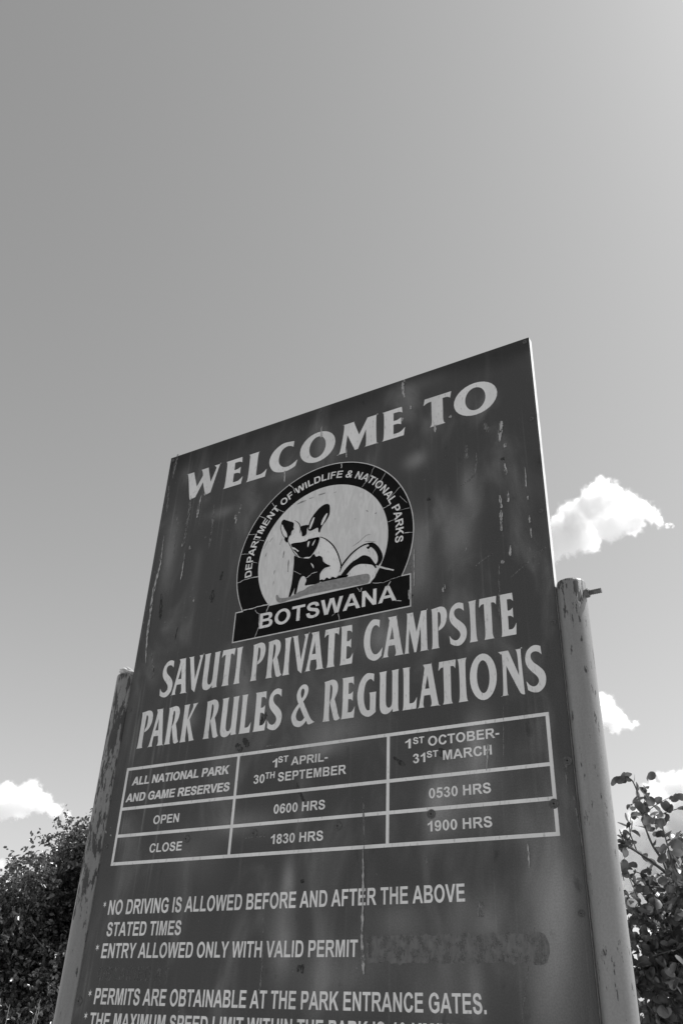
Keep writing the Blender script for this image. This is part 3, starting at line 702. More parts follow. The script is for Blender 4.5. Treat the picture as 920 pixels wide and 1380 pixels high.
# runs of dried paint and droppings, smudges
def runs(name, mat, data, ly, parent):
    for pts in data:
        fl = Flat(ly)
        q = arc_line(pts, 8)
        q = [(x + rng.uniform(-.0005, .0005), y, w) for x, y, w in q]
        n = len(q)
        fl.stroke([(x, y) for x, y, w in q], [w * min(1, .35 + 3 * (i + .5) / n, .3 + 6 * (n - i - .5) / n) for i, (x, y, w) in enumerate(q)], .45, rng)
        fl.build(name, M[mat], parent)
runs('paint_drip', 'drip', [[[0.1292,0.1581,0.00293],[0.127,0.1885,0.00488],[0.1254,0.2231,0.00585]],[[0.025,0.2485,0.00195],[0.0255,0.2767,0.00293],[0.0287,0.3302,0.0039],[0.0251,0.3603,0.00585],[0.0208,0.4101,0.00683],[0.0236,0.4698,0.00683],[0.0263,0.5277,0.00488],[0.0355,0.5939,0.00293]],[[0.1038,0.317,0.00195],[0.104,0.3581,0.0039],[0.1042,0.3983,0.00293]],[[0.0896,0.2884,0.0039],[0.0911,0.2972,0.0039]],[[0.115,0.3011,0.00488],[0.1192,0.3125,0.00488]],[[0.0261,0.3044,0.0039],[0.027,0.3214,0.0039]],[[0.1529,0.4479,0.00293],[0.153,0.4613,0.00488]],[[0.1381,0.154,0.0039],[0.1416,0.1617,0.0039]],[[0.3812,0.1613,0.0039],[0.3841,0.1942,0.0039]],[[0.4794,0.062,0.00195],[0.4783,0.0794,0.00293],[0.4793,0.0952,0.00585]],[[0.6193,1.0306,0.00195],[0.6213,1.0726,0.00341],[0.6222,1.1303,0.0039],[0.6218,1.166,0.0039],[0.6248,1.1965,0.00488],[0.6262,1.2209,0.00488]],[[0.6161,1.2072,0.00293],[0.6136,1.2125,0.00293]],[[0.9149,1.0326,0.00195],[0.9158,1.0525,0.00293],[0.9152,1.0741,0.00195]],[[0.9258,0.2048,0.0078],[0.9212,0.2264,0.00878],[0.9177,0.2557,0.0039]],[[0.9285,0.2631,0.00585],[0.9294,0.2728,0.00585]],[[0.9253,0.3121,0.0039],[0.9266,0.3396,0.00488]],[[0.9271,0.3788,0.00293],[0.9268,0.4047,0.00488]],[[0.9097,0.3842,0.0039],[0.9124,0.4144,0.00488]],[[0.9106,0.4191,0.00488],[0.9091,0.4425,0.00585],[0.9091,0.4659,0.00585]],[[0.9247,0.5011,0.00293],[0.9222,0.5166,0.00585],[0.9216,0.5245,0.0039]],[[0.9066,0.5288,0.00488],[0.9061,0.5367,0.00585]],[[0.9657,0.3338,0.00195],[0.965,0.3812,0.00293]],[[0.9663,0.4023,0.0039],[0.9657,0.4107,0.00293]],[[0.9658,0.4461,0.00293],[0.9659,0.4627,0.00293]],[[0.9666,0.4727,0.00293],[0.9662,0.4954,0.00293]],[[0.6963,0.0081,0.0039],[0.6963,0.0304,0.00683],[0.7002,0.0561,0.00488]],[[0.6964,0.1127,0.00488],[0.6945,0.1226,0.00585]],[[0.7151,0.0855,0.0039],[0.7151,0.0962,0.00585]],[[0.81,0.1494,0.00683],[0.8133,0.1547,0.00585]],[[0.7743,0.1612,0.00585],[0.7739,0.1814,0.00488]],[[0.8359,0.4839,0.00195],[0.8325,0.4914,0.00293]],[[0.7832,0.56,0.00293],[0.783,0.5695,0.0039]],[[0.7865,0.5542,0.00195],[0.7878,0.5642,0.00195]],[[0.7966,0.2521,0.00293],[0.7966,0.2521,0.00293]],[[0.2473,0.2477,0.00293],[0.2467,0.2601,0.0039]],[[0.7002,0.0029,0.0039],[0.7002,0.0119,0.0039]],[[0.551,0.1516,0.00293],[0.552,0.1771,0.00293]],[[0.8525,0.9198,0.00293],[0.8572,0.8828,0.0039],[0.859,0.8741,0.00488]],[[0.0015,0.9598,0.00293],[0.0047,0.9645,0.00293]],[[0.0182,0.9683,0.00293],[0.021,0.9714,0.00293]],[[0.2522,0.2512,0.00293],[0.2507,0.2737,0.00488]],[[0.2618,0.2222,0.00195],[0.2582,0.2465,0.00293]],[[0.7218,0.4591,0.00195],[0.7212,0.5432,0.00195]],[[0.7097,0.5489,0.0039],[0.7113,0.5704,0.0039]]], 9.2, sign)
runs('faint_drip', 'drip_faint', [[[0.0941,0.148,0.005],[0.0952,0.1973,0.0075],[0.0944,0.2621,0.0075],[0.0928,0.2934,0.00375]],[[0.064,0.2108,0.00375],[0.0646,0.2544,0.005],[0.0667,0.3184,0.00375]],[[0.175,0.1977,0.005],[0.1777,0.2627,0.00625],[0.1774,0.3207,0.005]],[[0.0105,0.0936,0.00625],[0.0186,0.1761,0.00625]],[[0.0193,0.0727,0.0025],[0.0208,0.0254,0.00875],[0.0229,-0.0055,0.0075]],[[0.8988,0.535,0.0025],[0.895,0.5966,0.0025],[0.8922,0.6413,0.00187]],[[0.8899,0.8092,0.00187],[0.8866,0.8608,0.00187],[0.8841,0.8983,0.00187]],[[0.6185,0.9493,0.0025],[0.6208,1.0307,0.00313]],[[0.4207,1.1317,0.00187],[0.4247,1.1846,0.0025],[0.4264,1.23,0.00313],[0.4236,1.2466,0.00375]],[[0.7119,0.4216,0.00375],[0.7133,0.4913,0.00625],[0.7129,0.5739,0.005]],[[0.8478,0.531,0.0025],[0.8666,0.5193,0.0025],[0.8868,0.5096,0.002]],[[0.9201,0.5682,0.00175],[0.9565,0.5439,0.00175],[0.9941,0.52,0.00175]],[[0.3605,0.9965,0.0025],[0.3895,0.9956,0.00187],[0.4114,0.9957,0.0025]],[[0.3886,0.8264,0.0025],[0.4202,0.8241,0.0025]],[[0.8445,0.2389,0.00625],[0.8431,0.2728,0.00625]],[[0.8667,0.2653,0.005],[0.8576,0.3184,0.005],[0.8274,0.3368,0.0025]],[[0.8884,0.1955,0.0075],[0.8937,0.2207,0.0075]],[[0.8318,1.1193,0.01],[0.8325,1.1299,0.01125],[0.8295,1.1404,0.01]],[[0.0483,0.5687,0.00625],[0.0624,0.6163,0.005]],[[0.0628,0.6074,0.00375],[0.0615,0.6339,0.00375]],[[0.9166,1.1574,0.00187],[0.8966,1.2355,0.00187],[0.8874,1.2823,0.00187]],[[0.7381,1.0488,0.00375],[0.7406,1.0605,0.0025]],[[0.9871,0.9093,0.00375],[0.9871,0.9563,0.0025]],[[0.9942,0.957,0.00187],[1.003,1.0885,0.00187],[1.0047,1.1685,0.00187]]], 1.5, sign)
runs('smudge', 'stain', [[[0.228,0.3967,0.005],[0.2247,0.4192,0.0075]],[[0.2062,0.4401,0.01],[0.2067,0.4724,0.01125]],[[0.1162,0.5162,0.00375],[0.113,0.5471,0.005]],[[0.0477,0.4158,0.00625],[0.0532,0.4563,0.01],[0.0567,0.4859,0.00625]],[[0.3866,0.7552,0.0125],[0.3811,0.7729,0.0125],[0.3788,0.7848,0.01]],[[0.3196,0.8126,0.01],[0.3363,0.828,0.0125]],[[0.3369,0.8025,0.0075],[0.3519,0.8207,0.0125]],[[0.7518,0.3458,0.0075],[0.7602,0.3519,0.005]],[[0.92,0.2957,0.00875],[0.9227,0.3021,0.00625]],[[0.765,0.8726,0.01],[0.7843,0.8902,0.01125]],[[0.4732,0.9035,0.005],[0.4813,0.922,0.00625],[0.4924,0.9391,0.0075]],[[0.4975,1.0736,0.00625],[0.4995,1.0798,0.00625]],[[0.7129,0.5659,0.00625],[0.7162,0.5601,0.00625]],[[0.4975,1.2129,0.01],[0.5124,1.2139,0.0125]],[[0.6774,0.8762,0.005],[0.6997,0.8944,0.0075]]], 0.5, sign)

# screws: dished washer heads
def screw_mesh(name, r):
    bm = bmesh.new()
    prof = [(r * 1.0, 0), (r * 1.0, .0011), (r * .78, .0017), (r * .55, .0011), (r * .45, .0022), (r * .22, .0022), (r * .2, .0010)]
    n, rings = 18, []
    for rr, h in prof:
        rings.append([bm.verts.new((rr * math.cos(2*math.pi*i/n), -h, rr * math.sin(2*math.pi*i/n))) for i in range(n)])
    for k in range(len(rings) - 1):
        for i in range(n):
            f = bm.faces.new((rings[k][i], rings[k+1][i], rings[k+1][(i+1) % n], rings[k][(i+1) % n]))
            f.material_index = 1 if k == len(rings) - 2 else 0
    f = bm.faces.new(rings[-1]); f.material_index = 1
    bmesh.ops.recalc_face_normals(bm, faces=bm.faces)
    me = bpy.data.meshes.new(name); bm.to_mesh(me); bm.free()
    me.materials.append(M['screw']); me.materials.append(M['screw_hole'])
    return me
sm_big, sm_small = screw_mesh('screw_big', .0095), screw_mesh('screw_small', .006)
for u, v, big in [(.9885, .221, 0), (.989, .442, 0), (.991, .673, 0), (.9915, .916, 1), (.963, .981, 1), (.989, 1.14, 0), (.472, .012, 0), (.700, .012, 0),
               (.990, .011, 0), (.010, .011, 0), (.222, .989, 1), (.384, .989, 1), (.567, .988, 1), (.750, .981, 1), (.010, .991, 0), (.010, 1.27, 1), (.010, .45, 0), (.010, .70, 0)]:
    o = bpy.data.objects.new('screw', sm_big if big else sm_small)
    col.objects.link(o)
    o.parent = sign
    p = Vector(P(u, v, 1.2))
    o.location = p - Vector(sign.location)

# pipe posts with welded-open tops
PR = .0252 * W
def lathe(bm, prof, cx, cy, n=48, mi=0, wob=None):
    rings = []
    for r, z in prof:
        rings.append([bm.verts.new((cx + r * math.cos(2*math.pi*i/n), cy + r * math.sin(2*math.pi*i/n), z + (wob(i / n) if wob and r else 0))) for i in range(n)])
    for k in range(len(rings) - 1):
        for i in range(n):
            f = bm.faces.new((rings[k][i], rings[k][(i+1) % n], rings[k+1][(i+1) % n], rings[k+1][i])); f.material_index = mi; f.smooth = True
    return rings
def make_post(cx, ztop, mat):
    bm = bmesh.new()
    zs = [0 - .3] + [ztop * k / 24 for k in range(1, 24)] + [ztop - .004]
    lathe(bm, [(PR, z) for z in zs] + [(PR - .001, ztop - .0005), (PR - .0035, ztop), (PR - .004, ztop - .001)], cx, .0122 * W)
    lathe(bm, [(PR - .004, ztop - .001), (PR - .004, ztop - .25)], cx, .0122 * W, mi=1)
    me = bpy.data.meshes.new('post'); bm.to_mesh(me); bm.free()
    o = link('post', me, [mat, M['inside']], sign)
    return o
ZL, ZR = ZT - .6115 * W, ZT - .5990 * W
post_l = make_post(-.0256 * W, ZL, M['post_left'])
post_r = make_post(W + .0258 * W, ZR, M['post_right'])

def cyl(bm, p, axis, r, l, n=24, jag=0):
    axis = Vector(axis).normalized()
    a = axis.orthogonal().normalized(); b = axis.cross(a)
    r0 = []; r1 = []
    for i in range(n):
        d = a * math.cos(2*math.pi*i/n) * r + b * math.sin(2*math.pi*i/n) * r
        r0.append(bm.verts.new(Vector(p) + d)); r1.append(bm.verts.new(Vector(p) + axis * l + d))
    for i in range(n): bm.faces.new((r0[i], r0[(i+1) % n], r1[(i+1) % n], r1[i]))
    bm.faces.new(r0[::-1]); bm.faces.new(r1)
# through bolt: nut and threaded end on the right, domed head on the left
bx = W + .0258 * W + PR
bz = ZT - .6245 * W
by = .0110 * W
bm = bmesh.new()
cyl(bm, (bx - .004, by, bz), (1, -.02, .01), .0105, .0115, 6)
bmesh.ops.bevel(bm, geom=list(bm.edges), offset=.0008, segments=1, affect='EDGES')
me = bpy.data.meshes.new('nut'); bm.to_mesh(me); bm.free()
link('nut', me, M['steel'], post_r).matrix_parent_inverse = Matrix.Identity(4)
bm = bmesh.new()
for k in range(12): cyl(bm, (bx + .0070 + k * .0022, by, bz + .00002 * k), (1, -.02, .01), .0056 if k % 2 else .0050, .0022, 20)
me = bpy.data.meshes.new('bolt_end'); bm.to_mesh(me); bm.free()
link('bolt_end', me, M['steel'], post_r).matrix_parent_inverse = Matrix.Identity(4)
bm = bmesh.new()
bmesh.ops.create_uvsphere(bm, u_segments=20, v_segments=10, radius=.0098, matrix=Matrix.Translation((-.0256 * W - PR, .0125 * W, ZT - .6315 * W)) @ Matrix.Diagonal((.75, 1, 1, 1)))
me = bpy.data.meshes.new('bolt_head'); bm.to_mesh(me); bm.free()
link('bolt_head', me, M['post_left'], post_l, True).matrix_parent_inverse = Matrix.Identity(4)
# lump of mortar left in the open top of the far post
bm = bmesh.new()
bmesh.ops.create_icosphere(bm, subdivisions=4, radius=1)
for v in bm.verts:
    c = v.co.copy()
    n_ = .12 * math.sin(5 * c.x + 2) + .10 * math.sin(7 * c.y + 1 + 3 * c.z) + .06 * math.sin(13 * c.z + 6 * c.x)
    c *= 1 + n_
    x, y, z = c
    z *= 1 - .45 * max(0, -x) ** 1
    v.co = Vector((-.0256 * W - .006 + x * .0235, .0122 * W + y * .022, ZL + .0125 + z * .0150 - .004 * max(0, x) + (.004 if x < -.6 else 0)))
me = bpy.data.meshes.new('mortar_lump'); bm.to_mesh(me); bm.free()
link('mortar_lump', me, M['mortar'], post_l, True).matrix_parent_inverse = Matrix.Identity(4)

# ------------------------------------------------------------------ vegetation
def tube(bm, pts, radii, n=7):
    rings = []
    for i, p in enumerate(pts):
        p = Vector(p)
        a, b = Vector(pts[max(i-1, 0)]), Vector(pts[min(i+1, len(pts)-1)])
        d = (b - a).normalized()
        s = d.orthogonal().normalized(); t = d.cross(s)
        rings.append([bm.verts.new(p + (s * math.cos(2*math.pi*k/n) + t * math.sin(2*math.pi*k/n)) * radii[i]) for k in range(n)])
    for i in range(len(rings) - 1):
        # match ring starts so that the tube does not twist
        off = min(range(n), key=lambda o: (rings[i+1][o].co - rings[i][0].co).length)
        rings[i+1] = rings[i+1][off:] + rings[i+1][:off]
        for k in range(n):
            f = bm.faces.new((rings[i][k], rings[i][(k+1) % n], rings[i+1][(k+1) % n], rings[i+1][k])); f.smooth = True
    bm.faces.new(rings[-1])
def wander(a, b, rng, k=6, amp=.08):
    a, b = Vector(a), Vector(b)
    L = (b - a).length
    pts = []
    for i in range(k + 1):
        t = i / k
        p = a.lerp(b, t)
        j = amp * L * math.sin(math.pi * t)
        pts.append(p + Vector((rng.uniform(-j, j), rng.uniform(-j, j), rng.uniform(-j, j) * .6)))
    return pts
ROUND = np.array([(0, 0, 0), (.26, .10, .05), (.43, .34, .09), (.44, .62, .09), (.28, .90, .05), (0, 1.0, 0), (-.28, .90, .05), (-.44, .62, .09), (-.43, .34, .09), (-.26, .10, .05), (0, .34, -.01), (0, .64, -.01)])
ROUND_F = [(0, 1, 2, 10), (10, 2, 3, 11), (11, 3, 4, 5), (0, 10, 8, 9), (10, 11, 7, 8), (11, 5, 6, 7)]
OVAL = np.array([(0, 0, 0), (.32, .30, .07), (.30, .70, .07), (0, 1.0, 0), (-.30, .70, .07), (-.32, .30, .07)])
OVAL_F = [(0, 1, 2, 3), (0, 3, 4, 5)]
BLADE = np.array([(0, 0, 0), (.05, .3, .01), (.04, .7, -.03), (0, 1.0, -.12), (-.04, .7, -.03), (-.05, .3, .01)])
def leaves(name, items, tpl, faces, mat, parent):
    """items: array n x (pos3, dir3, normal-ish3, size)"""
    it = np.array(items)
    p, d, u, s = it[:, 0:3], it[:, 3:6], it[:, 6:9], it[:, 9:10]
    d = d / np.linalg.norm(d, axis=1, keepdims=True)
    x = np.cross(d, u); x /= np.linalg.norm(x, axis=1, keepdims=True) + 1e-9
    z = np.cross(x, d)
    rs = np.random.default_rng(len(it))
    fold = rs.uniform(-0.6, 3.2, (len(it), 1, 1)); curl = rs.uniform(-0.10, 0.42, (len(it), 1, 1)); wide = rs.uniform(0.62, 1.08, (len(it), 1, 1)); skew = rs.uniform(-.18, .18, (len(it), 1, 1))
    tx, ty = tpl[None, :, 0:1], tpl[None, :, 1:2]
    tz = tpl[None, :, 2:3] * fold - curl * ty * ty + skew * tx * ty
    v = p[:, None] + s[:, None] * (tx * wide * x[:, None] + ty * d[:, None] + tz * z[:, None])
    n, k = len(it), len(tpl)
    verts = v.reshape(-1, 3)
    me = bpy.data.meshes.new(name)
    F = np.array(faces)
    loops = (F[None] + (np.arange(n) * k)[:, None, None]).reshape(-1)
    me.vertices.add(len(verts)); me.vertices.foreach_set('co', verts.astype(np.float32).ravel())
    me.loops.add(len(loops)); me.loops.foreach_set('vertex_index', loops.astype(np.int32))
    nf = n * len(F)
    me.polygons.add(nf)
    me.polygons.foreach_set('loop_start', np.arange(0, nf * 4, 4, dtype=np.int32))
    me.update(calc_edges=True)
    me.validate()
    return link(name, me, mat, parent)
def unit(rng, zb=0.0):
    while True:
        v = Vector((rng.uniform(-1, 1), rng.uniform(-1, 1), rng.uniform(-1, 1)))
        if .05 < v.length < 1:
            v.normalize(); v.z += zb
            return v.normalized()
def spray(items, rng, start, direction, length, count, size, twigs=None):
    """leaves set alternately along a curving twig"""
    p, d = Vector(start), Vector(direction).normalized()
    pts = [p.copy()]
    for i in range(count):
        p = p + d * (length / count)
        d = (d + unit(rng) * .22 + Vector((0, 0, -.03))).normalized()
        pts.append(p.copy())
        side = unit(rng)
        ld_ = (d * .5 + side * .9 + Vector((0, 0, -.15))).normalized()
        nn = (unit(rng) + Vector((0, 0, .7))).normalized()
        s = size * rng.uniform(.5, 1.2)
        items.append((*p, *ld_, *nn, s))
    if twigs is not None: twigs.append(pts)
def lumpy(rng, blobs, n, shrink, lo, hi):
    # uneven outline: every mass of leaves carries smaller masses on its outside
    out = []
    for c, r in blobs:
        out.append((c, r * shrink))
        for _ in range(n):
            d = unit(rng, .25)
            rr = r * rng.uniform(lo, hi)
            out.append((tuple(Vector(c) + d * (r * 1.05 - rr * .6)), rr))
    return out
def blobs_to_crown(rng, blobs, per_m3, size, items, twigs, leaf_per=10, length=.16, shell=.45):
    for (c, r) in blobs:
        c = Vector(c)
        n = int(per_m3 * r ** 2.3) + 2
        for _ in range(n):
            d = unit(rng)
            rad = r * rng.random() ** shell * rng.uniform(.8, 1.06)
            st = c + Vector((d.x, d.y, d.z * .9)) * rad * .9
            spray(items, rng, st, (d + unit(rng, .3) * .8), length * rng.uniform(.6, 1.3), int(leaf_per * rng.uniform(.6, 1.4)), size, twigs)

# dense small-leaved tree left of the sign
rng = random.Random(21)
LB = [((-3.727,3.384,2.733),0.175),((-3.506,3.051,2.543),0.109),((-3.69,3.467,2.526),0.232),((-3.34,2.654,2.373),0.142),((-3.597,3.079,2.349),0.174),((-3.586,2.775,2.228),0.134),((-3.949,2.937,2.377),0.088),((-3.452,2.651,2.059),0.199),((-3.736,3.279,2.112),0.275),((-3.591,3.0,1.851),0.267),((-3.635,3.428,1.919),0.273),((-3.757,2.71,2.001),0.306),((-3.825,2.555,2.17),0.229),((-3.48,3.441,2.631),0.287),((-3.5,3.669,2.809),0.269),((-3.036,3.347,2.391),0.432),((-3.158,3.962,2.345),0.465),((-3.984,3.074,1.66),0.368),((-3.186,2.954,1.627),0.291),((-3.202,3.487,1.784),0.474),((-4.099,2.602,1.857),0.356),((-3.585,3.532,2.252),0.255),((-3.677,3.068,2.226),0.216),((-4.07,3.455,2.021),0.342),((-3.914,3.625,2.243),0.292),((-4.146,3.368,1.815),0.39),((-3.774,3.77,1.793),0.397),((-3.896,3.199,1.441),0.416),((-3.577,3.542,1.369),0.421),((-4.02,2.733,1.471),0.447),((-3.776,2.17,1.623),0.413)]
tree = empty('leafy_tree', (-3.475,3.361,0))
tag(tree, 'dense dark small leaved tree standing behind the left post', 'tree')
items, twigs = [], []
blobs_to_crown(rng, lumpy(rng, LB, 7, .68, .26, .46), 6800, .033, items, twigs, 11, .15)
base = Vector(tree.location)
bm = bmesh.new()
fork = base + Vector((.1, .05, .75))
tube(bm, [base + Vector((0, 0, -.1)), base + Vector((.02, 0, .35)), fork], [.10, .08, .07], 10)
me = bpy.data.meshes.new('trunk'); bm.to_mesh(me); bm.free()
link('trunk', me, M['bark'], tree)
bm = bmesh.new()
for (c, r) in LB:
    pts = wander(fork, c, rng, 7, .09)
    tube(bm, pts, [.022 * (1 - i / 8.5) + .003 for i in range(8)], 6)
for tw in twigs[::8]:
    tube(bm, [tw[0], tw[len(tw) // 2], tw[-1]], [.003, .0024, .0012], 3)
me = bpy.data.meshes.new('branches'); bm.to_mesh(me); bm.free()
link('branches', me, M['bark'], tree)
leaves('crown', items, OVAL, OVAL_F, M['leaf_small'], tree)

# round-leaved shrub right of the sign
rng = random.Random(5)
RB_ = [((0.787,2.438,2.48),0.03),((0.828,2.445,2.453),0.044),((0.881,2.459,2.432),0.04),((0.901,2.668,2.37),0.045),((0.997,2.413,2.38),0.032),((0.768,2.311,2.203),0.032),((0.72,2.434,2.169),0.033),((0.845,2.515,2.131),0.045),((0.89,2.657,2.148),0.08),((0.761,2.47,2.069),0.071),((0.861,2.351,1.982),0.104),((0.916,2.658,2.057),0.118),((0.831,2.445,1.826),0.141),((0.725,2.505,1.747),0.106),((0.964,2.463,1.855),0.182),((1.071,2.365,2.118),0.092),((1.073,2.577,2.002),0.188),((0.868,2.577,1.673),0.184),((1.127,2.362,1.746),0.229),((1.272,2.498,2.018),0.211),((0.648,2.344,1.845),0.092),((0.598,2.243,1.706),0.149),((0.797,2.316,1.897),0.091),((0.759,2.944,1.951),0.173),((0.664,2.924,1.738),0.17),((0.924,2.974,1.803),0.235),((1.077,2.698,2.302),0.06),((1.202,2.678,2.216),0.13)]
shrub = empty('round_leaf_shrub', (1.002,2.582,0))
tag(shrub, 'shrub with round leaves and a leggy top branch beside the right post', 'shrub')
items, twigs = [], []
blobs_to_crown(rng, [x for b in RB_ for x in (lumpy(rng, [b], 4, .75, .35, .55) if b[1] > .1 else [b])], 2100, .048, items, twigs, 7, .15, .5)
bm = bmesh.new()
base = Vector(shrub.location)
for pts in [[(1.058,2.59,1.783,0.0134),(0.991,2.529,1.998,0.0108),(0.94,2.47,2.107,0.0095),(0.901,2.462,2.196,0.008),(0.848,2.452,2.248,0.0065),(0.794,2.41,2.29,0.0053),(0.753,2.381,2.315,0.0043),(0.728,2.365,2.317,0.0033)],[(0.901,2.462,2.196,0.0064),(0.878,2.499,2.264,0.0055),(0.841,2.512,2.337,0.0049),(0.818,2.528,2.424,0.004),(0.814,2.527,2.49,0.0037),(0.812,2.506,2.559,0.0034),(0.799,2.483,2.616,0.0029),(0.776,2.457,2.629,0.0024),(0.752,2.432,2.628,0.0017)],[(0.94,2.47,2.107,0.0063),(0.924,2.548,2.223,0.0048),(0.902,2.565,2.304,0.0039),(0.892,2.563,2.384,0.003),(0.883,2.561,2.472,0.002)],[(0.753,2.381,2.315,0.0033),(0.743,2.388,2.352,0.0027),(0.73,2.406,2.387,0.002)],[(0.794,2.41,2.29,0.0033),(0.768,2.435,2.384,0.0023),(0.78,2.458,2.459,0.0017)],[(0.906,2.464,2.137,0.0048),(0.844,2.4,2.145,0.0039),(0.791,2.338,2.144,0.0029),(0.761,2.331,2.183,0.0023)],[(0.988,2.478,2.007,0.0047),(0.968,2.576,2.18,0.0038),(0.934,2.621,2.312,0.0032),(0.924,2.619,2.393,0.0021)]]:
    q = arc_line(pts, 5)
    tube(bm, [x[:3] for x in q], [x[3] for x in q], 7)
    n = len(q)
    for i in range(2, n):
        if rng.random() < .5:
            d = (Vector(q[i][:3]) - Vector(q[i-1][:3])).normalized()
            ld_ = (d * .5 + unit(rng) * .9).normalized()
            items.append((*q[i][:3], *ld_, *(unit(rng) + Vector((0, 0, .5))), .050 * rng.uniform(.6, 1.1)))
for k, (c, r) in enumerate(RB_[9::2]):
    st = base + Vector((rng.uniform(-.1, .1), rng.uniform(-.1, .1), -.05))
    pts = wander(st, c, rng, 7, .09)
    tube(bm, pts, [.011 * (1 - i / 9) + .0015 for i in range(8)], 6)
for tw in twigs[::2]:
    tube(bm, [tw[0], tw[len(tw) // 2], tw[-1]], [.0026, .002, .0012], 4)
me = bpy.data.meshes.new('stems'); bm.to_mesh(me); bm.free()
link('stems', me, M['bark'], shrub)
leaves('foliage', items, ROUND, ROUND_F, M['leaf_round'], shrub)

# low bush with narrow leaves in front of the tree
rng = random.Random(8)
bush = empty('narrow_leaf_bush', (-2.528,2.029,0))
tag(bush, 'low pale bush with narrow leaves under the dark tree', 'bush')
items, twigs = [], []
bm = bmesh.new()
base = Vector(bush.location)
for k in range(150):
    d = unit(rng, 1.1)
    tip = base + Vector((d.x * .75, d.y * .6, abs(d.z) * 1.656)) * rng.uniform(.75, 1.05)
    pts = wander(base + Vector((rng.uniform(-.15, .15), rng.uniform(-.15, .15), -.03)), tip, rng, 6, .06)
    tube(bm, pts, [.007 * (1 - i / 7) + .001 for i in range(7)], 4)
    for i in range(2, 7):
        for _ in range(7):
            p = pts[i - 1].lerp(pts[i], rng.random())
            items.append((*p, *(unit(rng, .35)), *unit(rng), .040 * rng.uniform(.6, 1.2)))
me = bpy.data.meshes.new('stems'); bm.to_mesh(me); bm.free()
link('stems', me, M['bark'], bush)
NARROW = OVAL * np.array([.55, 1, 1])
leaves('foliage', items, NARROW, OVAL_F, M['blade'], bush)

# ------------------------------------------------------------------ clouds: far banks of droplets
def cloud_material(name, blobs, scale, dens, noise_amp):
    m = bpy.data.materials.new(name); m.use_nodes = True
    t = m.node_tree
    for n in list(t.nodes): t.nodes.remove(n)
    out = t.nodes.new('ShaderNodeOutputMaterial')
    vol = t.nodes.new('ShaderNodeVolumePrincipled')
    vol.inputs['Color'].default_value = (.998, .998, .998, 1)
    vol.inputs['Anisotropy'].default_value = .35
    t.links.new(vol.outputs[0], out.inputs['Volume'])
    co = t.nodes.new('ShaderNodeTexCoord').outputs['Object']
    def mt(op, a, b=0.0):
        n = t.nodes.new('ShaderNodeMath'); n.operation = op
        for i, v in enumerate((a, b)):
            if hasattr(v, 'is_output'): t.links.new(v, n.inputs[i])
            else: n.inputs[i].default_value = v
        return n.outputs[0]
    # ragged billows: bend the shape with coarse and fine swirls
    warped = co
    for sc, am, dt in ((1.1, .55, 2), (3.6, .34, 6)):
        wn = t.nodes.new('ShaderNodeTexNoise')
        t.links.new(co, wn.inputs['Vector'])
        wn.inputs['Scale'].default_value = scale * sc; wn.inputs['Detail'].default_value = dt; wn.inputs['Roughness'].default_value = .62
        ctr = t.nodes.new('ShaderNodeVectorMath'); ctr.operation = 'SUBTRACT'
        t.links.new(wn.outputs['Color'], ctr.inputs[0]); ctr.inputs[1].default_value = (.5, .5, .5)
        ma = t.nodes.new('ShaderNodeVectorMath'); ma.operation = 'MULTIPLY_ADD'
        t.links.new(ctr.outputs[0], ma.inputs[0]); ma.inputs[1].default_value = (am * 1.6 / scale * 1.6,) * 3
        t.links.new(warped, ma.inputs[2])
        warped = ma.outputs[0]
    best = None
    for c, r in blobs:
        s = t.nodes.new('ShaderNodeVectorMath'); s.operation = 'DISTANCE'
        t.links.new(warped, s.inputs[0]); s.inputs[1].default_value = c
        d = mt('SUBTRACT', 1.0, mt('DIVIDE', s.outputs['Value'], r))
        best = d if best is None else mt('SMOOTH_MAX', best, d)
        if best.node.operation == 'SMOOTH_MAX': best.node.inputs[2].default_value = .12
    def tex(sc, det, ro, ds):
        nz = t.nodes.new('ShaderNodeTexNoise')
        t.links.new(co, nz.inputs['Vector'])
        for k, x in zip(('Scale', 'Detail', 'Roughness', 'Distortion'), (sc, det, ro, ds)): nz.inputs[k].default_value = x
        return nz.outputs['Fac']
    puff = mt('MULTIPLY', mt('SUBTRACT', tex(scale, 3, .55, .3), .55), noise_amp)
    wisp = mt('MULTIPLY', mt('SUBTRACT', tex(scale * 3.3, 7, .68, .8), .52), noise_amp * .62)
    e = mt('ADD', mt('ADD', best, puff), wisp)
    mr = t.nodes.new('ShaderNodeMapRange'); mr.interpolation_type = 'SMOOTHSTEP'
    t.links.new(e, mr.inputs[0])
    for i, x in zip((1, 2, 3, 4), (-.02, .42, 0.0, 1.0)): mr.inputs[i].default_value = x
    mr2 = mt('MULTIPLY', mt('POWER', mr.outputs[0], 1.6), dens)
    t.links.new(mr2, vol.inputs['Density'])
    return m
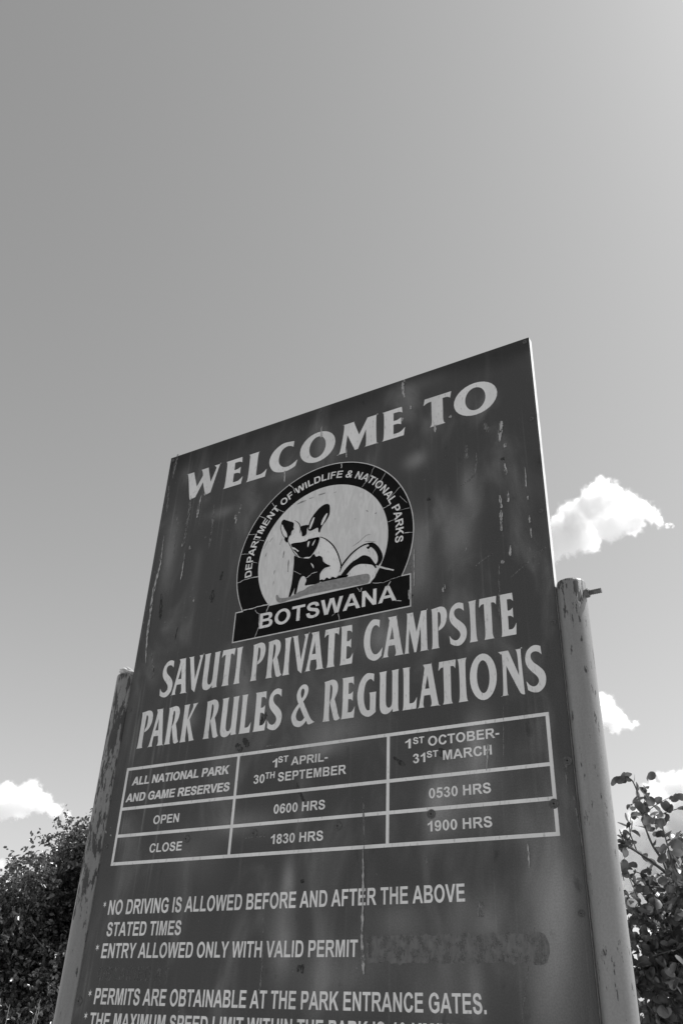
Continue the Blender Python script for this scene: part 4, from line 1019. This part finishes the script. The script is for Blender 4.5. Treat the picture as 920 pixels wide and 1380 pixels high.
def make_cloud(blobs, label, dens=.06, amp=1.1):
    c0 = sum((Vector(c) for c, r in blobs), Vector()) / len(blobs)
    rm = sum(r for c, r in blobs) / len(blobs)
    loc = [(tuple(Vector(c) - c0), r) for c, r in blobs]
    bm = bmesh.new()
    for c, r in loc:
        bmesh.ops.create_icosphere(bm, subdivisions=3, radius=r * 1.2 + rm * .18, matrix=Matrix.Translation(c))
    me = bpy.data.meshes.new('cloud'); bm.to_mesh(me); bm.free()
    o = bpy.data.objects.new('cloud', me)
    o.location = c0
    col.objects.link(o)
    md = o.modifiers.new('remesh', 'REMESH'); md.mode = 'VOXEL'; md.voxel_size = rm * .16
    dg = bpy.context.evaluated_depsgraph_get()
    me2 = bpy.data.meshes.new_from_object(o.evaluated_get(dg))
    o.modifiers.clear(); o.data = me2; me2.name = 'cloud'
    me2.materials.clear()
    me2.materials.append(cloud_material('cloud_droplets', loc, 1.6 / rm, dens, amp))
    tag(o, label, 'cloud', 'cumulus clouds behind the sign', 'thing')
for blobs, label, dens, amp in [([((-359.2,1287.6,756.8),41.74),((-335.7,1319.5,773.4),39.7),((-349.2,1288.5,725.1),15.44),((-312.1,1324.3,806.7),42.64),((-277.5,1309.2,813.7),39.38),((-273.8,1310.2,847.8),19.91),((-252.3,1285.6,837.9),18.18),((-246.6,1306.5,825.2),31.3),((-224.6,1325.5,814.2),28.66),((-212.0,1375.9,826.5),24.04),((-191.3,1360.7,803.1),16.99),((-261.2,1333.9,789.0),36.7),((-306.9,1350.8,779.2),32.03),((-230.3,1374.2,805.5),26.64),((-182.8,1371.5,791.4),11.75),((-169.8,1377.0,784.8),7.8),((-321.9,1302.6,816.2),15.92),((-329.8,1268.5,776.7),18.06)],'bright cumulus cloud floating beside the upper right edge of the board',0.14,1.0),([((-455.1,1860.0,643.4),42.98),((-441.7,1904.1,664.0),30.33),((-437.0,1926.7,642.6),33.76),((-407.7,1890.9,617.9),21.35),((-390.5,1893.5,606.4),13.06),((-432.4,1934.5,616.9),16.79),((-386.4,1939.7,624.6),10.01)],'small white cloud puff peeking out behind the right post',0.12,1.0),([((-414.5,2437.1,611.0),39.77),((-465.3,2444.1,605.4),30.15),((-380.3,2446.1,598.3),59.26),((-343.5,2528.4,625.9),60.77),((-461.5,2482.7,558.8),56.33),((-414.6,2535.6,556.5),81.05),((-360.1,2517.2,520.0),98.83),((-511.7,2491.2,525.3),48.51),((-534.0,2484.2,468.0),59.98),((-574.6,2505.7,426.5),68.33),((-503.4,2510.2,451.9),79.86),((-439.6,2580.8,460.4),101.02),((-584.1,2550.9,368.1),80.61),((-515.4,2596.3,371.9),100.95),((-418.6,2588.5,367.6),118.48),((-324.6,2589.2,474.4),119.26)],'broad pale cloud bank rising behind the round leaved shrub',0.1,0.8),([((-1956.8,1559.5,491.7),47.41),((-2020.5,1554.4,499.5),60.01),((-1941.4,1606.0,512.1),48.2),((-1889.1,1579.1,528.9),29.68),((-1992.2,1582.2,534.7),28.32),((-1902.1,1634.3,507.2),36.16),((-1880.0,1660.7,491.7),26.13),((-1863.2,1691.0,481.1),16.14),((-1998.6,1642.4,492.9),24.54),((-2099.6,1534.7,495.8),64.54)],'flat based white cloud above the small leaved tree',0.1,1.0),([((-2530.8,2057.3,445.7),22.43),((-2583.0,2043.7,432.0),39.97),((-2565.0,2120.5,462.1),15.32),((-2654.1,2040.1,415.8),55.35),((-2627.5,2158.3,370.4),61.44),((-2550.6,2170.2,364.8),35.49),((-2664.1,2080.8,363.6),75.65)],'faint low cloud just over the left treetop',0.04,1.0)]:
    make_cloud(blobs, label, dens, amp)
